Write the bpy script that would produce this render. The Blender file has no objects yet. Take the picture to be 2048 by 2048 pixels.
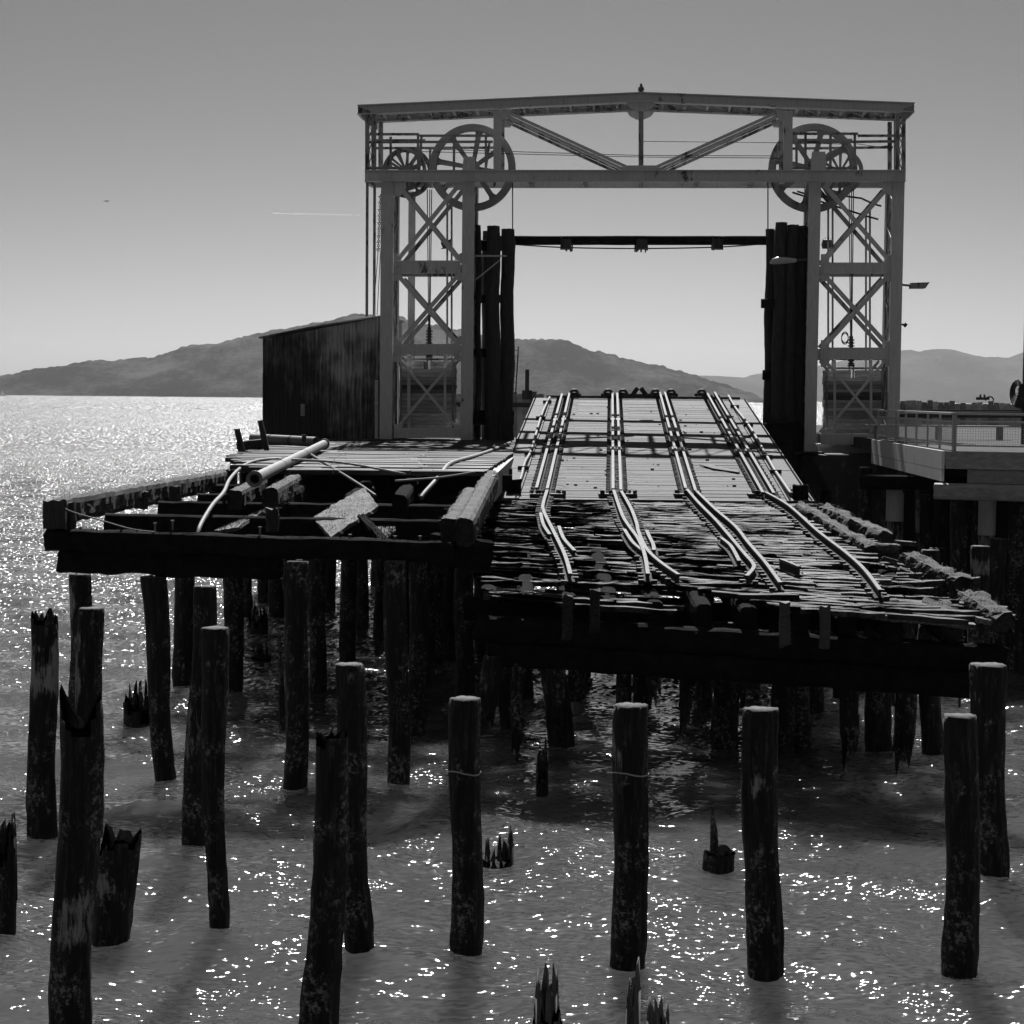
import bpy, math, random
import numpy as np
from mathutils import Vector, Matrix, noise

random.seed(7)
S = bpy.context.scene
C = S.collection
F = 3800.0
H = 5.8
PITCH = math.atan(229.0 / F)
ROLL = 0.0100
SUN_EL = math.radians(46.5)
SUN_AZ = math.radians(1.0)      # measured from +Y towards +X

# ------------------------------------------------------------------ camera
cam_d = bpy.data.cameras.new("camera")
cam = bpy.data.objects.new("camera", cam_d)
C.objects.link(cam)
M = Matrix.Translation((0, 0, H)) @ Matrix.Rotation(math.radians(90) - PITCH, 4, 'X') @ Matrix.Rotation(ROLL, 4, 'Z')
cam.matrix_world = M
cam_d.sensor_width = 36
cam_d.lens = 36 * F / 2048
cam_d.clip_start = 0.1
cam_d.clip_end = 40000
S.camera = cam
R3 = M.to_3x3()
V = Vector


def lerp(a, b, t):
    return a + (b - a) * t


def ray(px, py):
    return R3 @ V(((px - 1024) / F, -(py - 1024) / F, -1.0))


def P(px, py, Y):
    d = ray(px, py)
    t = Y / d.y
    return V((d.x * t, Y, H + d.z * t))


def PZ(px, py, a, b=0.0):
    """point where the sight line meets the surface z = a + b*Y"""
    d = ray(px, py)
    t = (a - H) / (d.z - b * d.y)
    return V((d.x * t, d.y * t, H + d.z * t))


# ------------------------------------------------------------------ materials
def new_mat(name):
    m = bpy.data.materials.new(name)
    m.use_nodes = True
    nt = m.node_tree
    b = nt.nodes['Principled BSDF']
    return m, nt, b


def N(nt, t, **kw):
    n = nt.nodes.new(t)
    for k, v in kw.items():
        setattr(n, k, v)
    return n


def tex(nt, kind, scale, detail=4, rough=0.6, stretch=(1, 1, 1), seed=0.0):
    tc = N(nt, 'ShaderNodeTexCoord')
    mp = N(nt, 'ShaderNodeMapping')
    mp.inputs['Scale'].default_value = stretch
    mp.inputs['Location'].default_value = (seed, seed * .7, seed * .3)
    nt.links.new(tc.outputs['Object'], mp.inputs['Vector'])
    if kind == 'noise':
        t = N(nt, 'ShaderNodeTexNoise')
        t.inputs['Scale'].default_value = scale
        t.inputs['Detail'].default_value = detail
        t.inputs['Roughness'].default_value = rough
        nt.links.new(mp.outputs[0], t.inputs['Vector'])
        return t.outputs['Fac']
    t = N(nt, 'ShaderNodeTexVoronoi')
    t.inputs['Scale'].default_value = scale
    nt.links.new(mp.outputs[0], t.inputs['Vector'])
    return t.outputs['Distance']


def ramp(nt, fac, stops):
    r = N(nt, 'ShaderNodeValToRGB')
    e = r.color_ramp.elements
    while len(e) < len(stops):
        e.new(0.5)
    for i, (p, c) in enumerate(stops):
        e[i].position = p
        e[i].color = (c, c, c, 1)
    nt.links.new(fac, r.inputs[0])
    return r.outputs['Color']


def math_n(nt, op, a, b, clamp=False):
    n = N(nt, 'ShaderNodeMath', operation=op, use_clamp=clamp)
    for i, v in enumerate((a, b)):
        if v is None:
            continue
        if isinstance(v, (int, float)):
            n.inputs[i].default_value = v
        else:
            nt.links.new(v, n.inputs[i])
    return n.outputs[0]


def mixc(nt, fac, a, b):
    n = N(nt, 'ShaderNodeMix', data_type='RGBA')
    for i, v in ((0, fac), (6, a), (7, b)):
        if isinstance(v, (int, float)):
            n.inputs[i].default_value = v if i == 0 else (v, v, v, 1)
        else:
            nt.links.new(v, n.inputs[i])
    return n.outputs[2]


def bump(nt, b, h, strength, dist):
    n = N(nt, 'ShaderNodeBump')
    n.inputs['Strength'].default_value = strength
    n.inputs['Distance'].default_value = dist
    nt.links.new(h, n.inputs['Height'])
    nt.links.new(n.outputs[0], b.inputs['Normal'])


def attr(nt, name):
    a = N(nt, 'ShaderNodeAttribute')
    a.attribute_name = name
    return a.outputs['Fac']


def wood(name, lo, hi, rough=.8, stretch=(1, 8, 8), scale=3, spec=.3, bstr=.6, bdist=.01, patch=None):
    m, nt, b = new_mat(name)
    n1 = tex(nt, 'noise', scale, 8, .7, stretch)
    n2 = tex(nt, 'noise', 1.1, 4, .6, (1, 1, 1), 3.1)
    c = ramp(nt, n1, [(.3, lo), (.5, (lo + hi) / 2), (.72, hi)])
    if patch:
        pm = ramp(nt, n2, [(patch[0], 0), (patch[0] + .08, 1)])
        c = mixc(nt, pm, c, patch[1])
    tone = math_n(nt, 'ADD', attr(nt, 'tone'), .75)
    mul = N(nt, 'ShaderNodeVectorMath', operation='SCALE')
    nt.links.new(c, mul.inputs[0])
    nt.links.new(tone, mul.inputs['Scale'])
    nt.links.new(mul.outputs[0], b.inputs['Base Color'])
    b.inputs['Roughness'].default_value = rough
    b.inputs['Specular IOR Level'].default_value = spec
    bump(nt, b, n1, bstr, bdist)
    return m


MAT = {}
MAT['deck'] = wood('weathered_deck_wood', .015, .074, .75, (1, 12, 12), 2.6, .35, 1, .03, (.56, .022))
MAT['deckl'] = wood('worn_wharf_deck_wood', .008, .05, .7, (1, 14, 14), 2.0, .4, .8, .02, (.55, .04))
MAT['rot0'] = wood('rotten_deck_wood', .0012, .016, .42, (1, 10, 10), 5.0, .5, 1, .05, (.60, .06))
MAT['beam'] = wood('tarred_timber', .003, .016, 1, (1, 1, 1), 6, .05, 1, .02)
MAT['beamv'] = wood('tarred_upright_timber', .010, .05, .75, (9, 9, 1), 2.5, .3, 1, .02)
MAT['cut'] = wood('sawn_pile_end', .03, .13, .9, (1, 1, 1), 14, .2, 1, .02)
MAT['brd'] = wood('painted_siding_boards', .3, .75, .8, (1, 6, 6), 2.5, .3, .6, .01, (.66, .03))
MAT['grey'] = wood('grey_planed_timber', .2, .42, .8, (1, 6, 6), 2, .3, .5, .01, (.62, .07))


def rot_mat():
    m, nt, b = new_mat('rotten_wet_deck_wood')
    n1 = tex(nt, 'noise', 5, 8, .75, (1, 10, 10))
    n2 = tex(nt, 'noise', .75, 6, .7, (1, 1.6, 1), 3.1)
    n3 = tex(nt, 'noise', 3, 4, .7, (.8, 3, 1), 8)
    mk = math_n(nt, 'ADD', math_n(nt, 'MULTIPLY', n2, .7), math_n(nt, 'MULTIPLY', n3, .3))
    tc = N(nt, 'ShaderNodeTexCoord')
    sx = N(nt, 'ShaderNodeSeparateXYZ')
    nt.links.new(tc.outputs['Object'], sx.inputs[0])
    mk = math_n(nt, 'ADD', mk, math_n(nt, 'MULTIPLY', sx.outputs[0], .018))
    mk = ramp(nt, mk, [(.46, 0), (.58, 1)])
    c = mixc(nt, mk, ramp(nt, n1, [(.4, .0008), (.7, .006)]), ramp(nt, n1, [(.35, .004), (.52, .035), (.68, .13)]))
    tone = math_n(nt, 'ADD', attr(nt, 'tone'), .75)
    mul = N(nt, 'ShaderNodeVectorMath', operation='SCALE')
    nt.links.new(c, mul.inputs[0])
    nt.links.new(tone, mul.inputs['Scale'])
    nt.links.new(mul.outputs[0], b.inputs['Base Color'])
    nt.links.new(math_n(nt, 'MULTIPLY', mk, .4), b.inputs['Specular IOR Level'])
    b.inputs['Roughness'].default_value = .5
    bump(nt, b, n1, 1, .05)
    return m


MAT['rot'] = rot_mat()


def pile_mat():
    m, nt, b = new_mat('creosoted_pile_wood')
    v = tex(nt, 'noise', 4, 10, .8, (5, 5, .55))
    big = tex(nt, 'noise', 1.8, 5, .7, (1.6, 1.6, .8), 5)
    sp = tex(nt, 'noise', 16, 5, .8, (1, 1, 1), 9)
    c = ramp(nt, v, [(.35, .003), (.53, .014), (.68, .10)])
    # torn pale wood where the creosote skin has flaked away
    pm = math_n(nt, 'ADD', math_n(nt, 'MULTIPLY', attr(nt, 'pale'), .25), math_n(nt, 'MULTIPLY', v, .5))
    pm = math_n(nt, 'ADD', pm, math_n(nt, 'MULTIPLY', big, .45))
    pm = ramp(nt, pm, [(.68, 0), (.74, 1)])
    c = mixc(nt, pm, c, ramp(nt, v, [(.3, .20), (.7, .50)]))
    # barnacle and lichen specks
    sm = math_n(nt, 'MULTIPLY', ramp(nt, sp, [(.50, 0), (.60, 1)]), ramp(nt, big, [(.50, 0), (.58, 1)]))
    c = mixc(nt, sm, c, .30)
    nt.links.new(c, b.inputs['Base Color'])
    b.inputs['Roughness'].default_value = .7
    b.inputs['Specular IOR Level'].default_value = .3
    hh = math_n(nt, 'ADD', v, math_n(nt, 'MULTIPLY', sp, .5))
    bump(nt, b, hh, 1, .07)
    return m


MAT['pile'] = pile_mat()


def moss_mat(name, lo, hi):
    m, nt, b = new_mat(name)
    n1 = tex(nt, 'noise', 22, 6, .75)
    n2 = tex(nt, 'noise', 3, 3, .6)
    c = mixc(nt, ramp(nt, n2, [(.4, 0), (.6, 1)]), ramp(nt, n1, [(.4, lo * .5), (.7, hi * .5)]), ramp(nt, n1, [(.4, lo), (.65, hi)]))
    nt.links.new(c, b.inputs['Base Color'])
    b.inputs['Roughness'].default_value = .75
    b.inputs['Specular IOR Level'].default_value = .4
    bump(nt, b, n1, 1, .05)
    return m


MAT['moss'] = moss_mat('mossy_frayed_timber', .004, .05)
MAT['mat'] = moss_mat('fibrous_slab', .06, .2)


def paint_mat(name, base, rust_at=.60, rust=.05, rough=.55):
    m, nt, b = new_mat(name)
    n1 = tex(nt, 'noise', 3.5, 8, .7, (1, 1, .45))
    n2 = tex(nt, 'noise', .7, 5, .65, (1, 1, .4), 4)
    n3 = tex(nt, 'noise', 9, 4, .7, (3, 3, .3), 2)
    s = math_n(nt, 'ADD', math_n(nt, 'MULTIPLY', n1, .6), math_n(nt, 'MULTIPLY', n2, .4))
    rm = ramp(nt, s, [(rust_at - .03, 0), (rust_at + .02, 1)])
    c = mixc(nt, rm, ramp(nt, n3, [(.3, base * .72), (.7, base)]), rust)
    nt.links.new(c, b.inputs['Base Color'])
    b.inputs['Roughness'].default_value = rough
    b.inputs['Specular IOR Level'].default_value = .3
    bump(nt, b, n1, .25, .01)
    return m


MAT['paint'] = paint_mat('chalky_white_steel_paint', .60, .605)
MAT['wheel'] = paint_mat('grey_wheel_paint', .30, .60, .06)
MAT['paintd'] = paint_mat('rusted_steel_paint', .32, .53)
MAT['rusty'] = paint_mat('dark_rusted_iron', .06, .5, .02, .7)
MAT['webs'] = paint_mat('rusted_rail_web', .05, .55, .02, 1.0)
MAT['rotin'] = wood('black_rotten_heartwood', .0006, .004, 1, (6, 6, 1), 3, 0, 1, .02)
MAT['stump'] = wood('bleached_splintered_wood', .03, .22, .9, (10, 10, .8), 3, .1, 1, .03)
MAT['pipe'] = paint_mat('white_pipe_paint', .17, .58, .06, .65)
MAT['conc'] = paint_mat('stained_concrete', .6, .68, .10, .85)
MAT['slabc'] = paint_mat('worn_walkway_surface', .045, .55, .02, 1.0)
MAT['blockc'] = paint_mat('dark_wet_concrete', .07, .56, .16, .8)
MAT['alum'] = paint_mat('galvanised_railing', .5, .75, .15, .4)
MAT['lamp'] = paint_mat('lamp_housing', .5, .75, .2, .3)
MAT['sail'] = paint_mat('white_sailcloth', .8, .9, .6, .8)
MAT['gull'] = paint_mat('dark_feathers', .1, .8, .05, .8)


def thin_mat(name, v):
    m = bpy.data.materials.new(name)
    m.use_nodes = True
    nt = m.node_tree
    nt.nodes.remove(nt.nodes['Principled BSDF'])
    a = N(nt, 'ShaderNodeBsdfTranslucent'); b = N(nt, 'ShaderNodeBsdfDiffuse')
    a.inputs[0].default_value = (v, v, v, 1); b.inputs[0].default_value = (v, v, v, 1)
    mx = N(nt, 'ShaderNodeMixShader')
    nt.links.new(a.outputs[0], mx.inputs[1]); nt.links.new(b.outputs[0], mx.inputs[2])
    nt.links.new(mx.outputs[0], nt.nodes['Material Output'].inputs['Surface'])
    return m


MAT['sail'] = thin_mat('white_sailcloth', .5)
MAT['vapour'] = thin_mat('ice_vapour', .95)


def rail_mat():
    m, nt, b = new_mat('worn_rail_steel')
    n1 = tex(nt, 'noise', 12, 5, .7)
    nt.links.new(ramp(nt, n1, [(.3, .09), (.7, .24)]), b.inputs['Base Color'])
    b.inputs['Metallic'].default_value = 0
    b.inputs['Roughness'].default_value = .6
    b.inputs['Specular IOR Level'].default_value = .06
    bump(nt, b, n1, .3, .005)
    return m


MAT['rail'] = rail_mat()


def tin_mat():
    m, nt, b = new_mat('stained_corrugated_iron')
    n1 = tex(nt, 'noise', 2.5, 8, .75, (3, 3, .35))
    n2 = tex(nt, 'noise', .55, 3, .6, (1, 1, 1), 11)
    tc = N(nt, 'ShaderNodeTexCoord')
    sx = N(nt, 'ShaderNodeSeparateXYZ')
    nt.links.new(tc.outputs['Object'], sx.inputs[0])
    g = math_n(nt, 'ADD', math_n(nt, 'MULTIPLY', sx.outputs[0], .055), math_n(nt, 'MULTIPLY', sx.outputs[2], .06))
    s = math_n(nt, 'ADD', math_n(nt, 'ADD', math_n(nt, 'MULTIPLY', n1, .55), math_n(nt, 'MULTIPLY', n2, .6)), g)
    c = ramp(nt, s, [(.65, .025), (.74, .13), (.84, .45)])
    nt.links.new(c, b.inputs['Base Color'])
    b.inputs['Roughness'].default_value = .65
    b.inputs['Specular IOR Level'].default_value = .3
    return m


MAT['tin'] = tin_mat()


def hill_mat(name, lo, hi, s):
    m, nt, b = new_mat(name)
    n1 = tex(nt, 'noise', s, 8, .7, (1, .5, 2))
    n2 = tex(nt, 'noise', s * 12, 4, .7, (1, 1, 1))
    k = math_n(nt, 'ADD', math_n(nt, 'MULTIPLY', n1, .75), math_n(nt, 'MULTIPLY', n2, .25))
    nt.links.new(ramp(nt, k, [(.45, lo), (.62, hi)]), b.inputs['Base Color'])
    b.inputs['Roughness'].default_value = 1
    b.inputs['Specular IOR Level'].default_value = 0
    return m


MAT['hill'] = hill_mat('scrub_and_trees', .006, .065, .007)
MAT['hill2'] = hill_mat('distant_grassland', .03, .07, .002)
m, nt, b = new_mat('dry_track')
b.inputs['Base Color'].default_value = (.22, .22, .22, 1)
b.inputs['Roughness'].default_value = 1
MAT['track'] = m


def water_mat():
    m, nt, b = new_mat('choppy_bay_water')
    tc = N(nt, 'ShaderNodeTexCoord')
    sep = N(nt, 'ShaderNodeSeparateXYZ')
    nt.links.new(tc.outputs['Object'], sep.inputs[0])
    Yc = math_n(nt, 'ADD', sep.outputs[1], 0)

    def sm(y0, y1, a, b_):
        r = N(nt, 'ShaderNodeMapRange')
        r.interpolation_type = 'SMOOTHSTEP'
        for i, v in ((1, y0), (2, y1), (3, a), (4, b_)):
            r.inputs[i].default_value = v
        nt.links.new(Yc, r.inputs[0])
        return r.outputs[0]

    out = None
    # (scale, detail, amplitude, stretch, weight over the open water)
    near = sm(50, 130, 1, .35)
    z1 = math_n(nt, 'MULTIPLY', sm(26, 60, 0, 1), sm(150, 260, 1, 0))
    z2 = math_n(nt, 'MULTIPLY', sm(140, 260, 0, 1), sm(500, 900, 1, 0))
    z3 = math_n(nt, 'MULTIPLY', sm(500, 900, 0, 1), sm(2500, 3500, 1, 0))
    z4 = sm(2500, 3500, 0, 1)
    for sc, det, amp, st, wt in ((1.3, 2, .20, (1, .8, 1), None), (4.0, 2, .50, (.55, 1.1, 1), near), (9, 1, .62, (.6, 1.1, 1), near), (16, 0, .86, (.6, 1.1, 1), near),
                                 (1, 1, 3.8, (8, 3.6, 1), z1), (1, 1, 3.8, (3.4, .8, 1), z2), (1, 1, 3.8, (1.2, .13, 1), z3), (1, 1, 3.8, (.4, .022, 1), z4)):
        mp = N(nt, 'ShaderNodeMapping')
        mp.inputs['Scale'].default_value = st
        if wt is None or wt is near:
            mp.inputs['Rotation'].default_value = (0, 0, .35)
        nt.links.new(tc.outputs['Object'], mp.inputs['Vector'])
        t = N(nt, 'ShaderNodeTexNoise')
        t.inputs['Scale'].default_value = sc
        t.inputs['Detail'].default_value = det
        nt.links.new(mp.outputs[0], t.inputs['Vector'])
        s = N(nt, 'ShaderNodeVectorMath', operation='SUBTRACT')
        s.inputs[1].default_value = (.5, .5, .5)
        nt.links.new(t.outputs['Color'], s.inputs[0])
        k = N(nt, 'ShaderNodeVectorMath', operation='MULTIPLY')
        k.inputs[1].default_value = (amp * .8, amp, 0)
        nt.links.new(s.outputs[0], k.inputs[0])
        o_ = k.outputs[0]
        if wt is not None:
            q = N(nt, 'ShaderNodeVectorMath', operation='SCALE')
            nt.links.new(o_, q.inputs[0])
            nt.links.new(wt, q.inputs['Scale'])
            o_ = q.outputs[0]
        if out is None:
            out = o_
        else:
            a = N(nt, 'ShaderNodeVectorMath', operation='ADD')
            nt.links.new(out, a.inputs[0])
            nt.links.new(o_, a.inputs[1])
            out = a.outputs[0]
    # gusts: rougher and calmer patches
    g = N(nt, 'ShaderNodeTexNoise')
    g.inputs['Scale'].default_value = .55
    g.inputs['Detail'].default_value = 4
    nt.links.new(tc.outputs['Object'], g.inputs['Vector'])
    gr = N(nt, 'ShaderNodeMapRange')
    for i, v in ((1, .36), (2, .64), (3, .45), (4, 1.5)):
        gr.inputs[i].default_value = v
    nt.links.new(g.outputs['Fac'], gr.inputs[0])
    sc_ = N(nt, 'ShaderNodeVectorMath', operation='SCALE')
    nt.links.new(out, sc_.inputs[0])
    nt.links.new(gr.outputs[0], sc_.inputs['Scale'])
    geo = N(nt, 'ShaderNodeNewGeometry')
    a = N(nt, 'ShaderNodeVectorMath', operation='ADD')
    nt.links.new(geo.outputs['Normal'], a.inputs[0])
    nt.links.new(sc_.outputs[0], a.inputs[1])
    nn = N(nt, 'ShaderNodeVectorMath', operation='NORMALIZE')
    nt.links.new(a.outputs[0], nn.inputs[0])
    nt.links.new(nn.outputs[0], b.inputs['Normal'])
    b.inputs['Base Color'].default_value = (.058, .058, .058, 1)
    b.subsurface_method = 'BURLEY'
    b.inputs['Subsurface Weight'].default_value = 1.0
    b.inputs['Subsurface Radius'].default_value = (1, 1, 1)
    b.inputs['Subsurface Scale'].default_value = 2.0
    # the small chop of the open bay, too fine to model, widens the gloss
    rg = math_n(nt, 'ADD', sm(30, 70, .062, .17), sm(60, 300, 0, .07))
    nt.links.new(rg, b.inputs['Roughness'])
    b.inputs['IOR'].default_value = 1.36
    return m


MAT['water'] = water_mat()


# ------------------------------------------------------------------ mesh builder
class MB:
    def __init__(s):
        s.v = []; s.f = []; s.mi = []; s.tone = []; s.pale = []

    def addv(s, pts, tone=.25, pale=0.0):
        i = len(s.v)
        s.v.extend([tuple(p) for p in pts])
        s.tone.extend([tone] * len(pts))
        s.pale.extend([pale] * len(pts) if not isinstance(pale, list) else pale)
        return i

    def face(s, idx, mi=0):
        s.f.append(tuple(idx)); s.mi.append(mi)

    def hexa(s, p, tone=.25, mi=0):
        """p: 8 points, bottom 4 (ccw) then top 4"""
        i = s.addv(p, tone)
        for q in ((3, 2, 1, 0), (4, 5, 6, 7), (0, 1, 5, 4), (1, 2, 6, 5), (2, 3, 7, 6), (3, 0, 4, 7)):
            s.face([i + k for k in q], mi)
        return s

    def box(s, x0, x1, y0, y1, z0, z1, tone=.25, mi=0):
        return s.hexa([(x0, y0, z0), (x1, y0, z0), (x1, y1, z0), (x0, y1, z0),
                       (x0, y0, z1), (x1, y0, z1), (x1, y1, z1), (x0, y1, z1)], tone, mi)

    def beam(s, a, b, w, h, up=(0, 0, 1), tone=.25, mi=0, w2=None, h2=None):
        """rectangular bar from a to b; w across, h along up (centred)"""
        a = V(a); b = V(b)
        d = (b - a).normalized()
        up = V(up)
        sd = d.cross(up)
        if sd.length < 1e-4:
            sd = d.cross(V((0, 1, 0)))
        sd.normalize()
        u = sd.cross(d).normalized()
        w2 = w if w2 is None else w2
        h2 = h if h2 is None else h2
        pts = []
        for hh in (-1, 1):
            pts += [a - sd * w / 2 + u * hh * h / 2, a + sd * w / 2 + u * hh * h / 2,
                    b + sd * w2 / 2 + u * hh * h2 / 2, b - sd * w2 / 2 + u * hh * h2 / 2]
        return s.hexa(pts, tone, mi)

    def tube(s, pts, r, seg=8, cap=True, tone=.25, mi=0):
        pts = [V(p) for p in pts]
        n = len(pts)
        rr = r if isinstance(r, (list, tuple)) else [r] * n
        rings = []
        prev = None
        for k, p in enumerate(pts):
            d = (pts[min(k + 1, n - 1)] - pts[max(k - 1, 0)]).normalized()
            if prev is None:
                ref = V((0, 0, 1)) if abs(d.z) < .9 else V((1, 0, 0))
                u = d.cross(ref).normalized()
            else:
                u = (prev - d * prev.dot(d)).normalized()
            prev = u
            w = d.cross(u)
            ring = [p + (u * math.cos(2 * math.pi * j / seg) + w * math.sin(2 * math.pi * j / seg)) * rr[k] for j in range(seg)]
            rings.append(s.addv(ring, tone))
        for k in range(n - 1):
            for j in range(seg):
                a, b = rings[k], rings[k + 1]
                j2 = (j + 1) % seg
                s.face((a + j, a + j2, b + j2, b + j), mi)
        if cap:
            s.face([rings[0] + j for j in range(seg)][::-1], mi)
            s.face([rings[-1] + j for j in range(seg)], mi)
        return s

    def rough_timber(s, a, b, w, h, amp=.02, seg=.18, tufts=0, seed=0, up=(0, 0, 1), tone=.25):
        """a squared log with a worn irregular skin"""
        a = V(a); b = V(b)
        L = (b - a).length
        d = (b - a).normalized()
        sd = d.cross(V(up)).normalized()
        u = sd.cross(d).normalized()
        n = max(2, int(L / seg))
        sec = []
        q = 4
        for (x0, y0, x1, y1) in ((-1, -1, 1, -1), (1, -1, 1, 1), (1, 1, -1, 1), (-1, 1, -1, -1)):
            for k in range(q):
                t = k / q
                x = x0 + (x1 - x0) * t; y = y0 + (y1 - y0) * t
                if k == 0:
                    x *= .86; y *= .86
                sec.append((x * w / 2, y * h / 2))
        rings = []
        for i in range(n + 1):
            c = a + d * (L * i / n)
            pts = []
            for (x, y) in sec:
                p = c + sd * x + u * y
                nz = noise.noise(p * 3.1 + V((seed, 0, 0))) * 1.0 + noise.noise(p * 9.7 + V((0, seed, 0))) * .6
                dirv = (sd * x + u * y).normalized()
                e = amp * nz
                if i in (0, n):
                    p = p + d * (noise.noise(p * 12) * amp * 3)
                pts.append(p + dirv * e)
            rings.append(s.addv(pts, tone))
        m_ = len(sec)
        for i in range(n):
            for j in range(m_):
                s.face((rings[i] + j, rings[i] + (j + 1) % m_, rings[i + 1] + (j + 1) % m_, rings[i + 1] + j))
        s.face([rings[0] + j for j in range(m_)][::-1])
        s.face([rings[-1] + j for j in range(m_)])
        rnd = random.Random(seed + 5)
        for k in range(tufts):
            t = rnd.random() * L
            c = a + d * t
            side = rnd.choice((0, 0, 1, 2))
            if side == 0:
                p = c + sd * rnd.uniform(-.5, .5) * w + u * h / 2; nn = u
            elif side == 1:
                p = c + sd * w / 2 + u * rnd.uniform(-.5, .5) * h; nn = sd
            else:
                p = c - sd * w / 2 + u * rnd.uniform(-.5, .5) * h; nn = -sd
            ln = rnd.uniform(.02, .06)
            tip = p + nn * ln + V((rnd.uniform(-.03, .03), rnd.uniform(-.03, .03), rnd.uniform(-.05, .02)))
            bw = rnd.uniform(.008, .02)
            i = s.addv([p - d * bw, p + d * bw, tip], tone)
            s.face((i, i + 1, i + 2))
        return s

    def build(s, name, mat, parent=None, smooth=False, kind=None):
        me = bpy.data.meshes.new(name)
        v = np.array(s.v, dtype=np.float64)
        o = bpy.data.objects.new(name, me)
        C.objects.link(o)
        if parent is not None:
            off = V(parent['_w']) if '_w' in parent else V((0, 0, 0))
            o.parent = parent
            o['_w'] = list(off)
            vv = v - np.array(off)
        else:
            off = V(((v[:, 0].min() + v[:, 0].max()) / 2, (v[:, 1].min() + v[:, 1].max()) / 2, v[:, 2].min()))
            o.location = off
            o['_w'] = list(off)
            vv = v - np.array(off)
        me.from_pydata([tuple(x) for x in vv], [], s.f)
        mats = mat if isinstance(mat, (list, tuple)) else [mat]
        for k in mats:
            me.materials.append(MAT[k])
        if len(mats) > 1:
            me.polygons.foreach_set('material_index', s.mi)
        if smooth:
            me.polygons.foreach_set('use_smooth', [True] * len(me.polygons))
        at = me.attributes.new('tone', 'FLOAT', 'POINT')
        at.data.foreach_set('value', s.tone)
        if any(s.pale):
            at = me.attributes.new('pale', 'FLOAT', 'POINT')
            at.data.foreach_set('value', s.pale)
        me.update()
        if kind:
            o['kind'] = kind
        return o


def thing(name, label, cat, loc, group=None):
    o = bpy.data.objects.new(name, None)
    o.empty_display_size = .3
    C.objects.link(o)
    o.location = loc
    o['_w'] = list(loc)
    o['label'] = label; o['category'] = cat
    if group: o['group'] = group
    return o


def tag(o, label, cat, group=None):
    o['label'] = label; o['category'] = cat
    if group: o['group'] = group
    return o


# ------------------------------------------------------------------ world, sun
w = bpy.data.worlds.new("World")
S.world = w
w.use_nodes = True
nt = w.node_tree
bg = nt.nodes['Background']
sky = N(nt, 'ShaderNodeTexSky')
sky.sky_type = 'NISHITA'
sky.sun_disc = False
sky.sun_elevation = SUN_EL
sky.sun_rotation = SUN_AZ
sky.altitude = 0
sky.air_density = 1.0
sky.dust_density = 0.6
sky.ozone_density = 1.0
# panchromatic film behind an orange filter: weight the channels into one grey
sep = N(nt, 'ShaderNodeSeparateColor')
nt.links.new(sky.outputs[0], sep.inputs[0])
gr = math_n(nt, 'ADD', math_n(nt, 'MULTIPLY', sep.outputs[0], .55), math_n(nt, 'MULTIPLY', sep.outputs[1], .35))
gr = math_n(nt, 'ADD', gr, math_n(nt, 'MULTIPLY', sep.outputs[2], .10))
# contrasty print of the negative
gr = math_n(nt, 'ADD', math_n(nt, 'MULTIPLY', math_n(nt, 'POWER', math_n(nt, 'MULTIPLY', gr, .115), 3.2), 2.75), 1.0)
cc = N(nt, 'ShaderNodeCombineColor')
for i in range(3):
    nt.links.new(gr, cc.inputs[i])
nt.links.new(cc.outputs[0], bg.inputs[0])
bg.inputs[1].default_value = 0.05

sd = bpy.data.lights.new("sun", 'SUN')
sd.energy = 4.8
sd.angle = math.radians(.5)
sun = bpy.data.objects.new("sun", sd)
C.objects.link(sun)
dirv = V((math.sin(SUN_AZ) * math.cos(SUN_EL), math.cos(SUN_AZ) * math.cos(SUN_EL), math.sin(SUN_EL)))
sun.rotation_euler = (-dirv).to_track_quat('-Z', 'Y').to_euler()
sun.location = (0, 60, 60)

S.view_settings.view_transform = 'Standard'
S.view_settings.look = 'None'
S.view_settings.exposure = 1.0
S.view_settings.gamma = 1
S.cycles.use_denoising = True
S.cycles.sample_clamp_indirect = 4
S.cycles.sample_clamp_direct = 25
S.cycles.max_bounces = 6
S.cycles.diffuse_bounces = 2
S.cycles.glossy_bounces = 3
S.cycles.volume_bounces = 0
S.cycles.caustics_reflective = False
S.cycles.caustics_refractive = False


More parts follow.
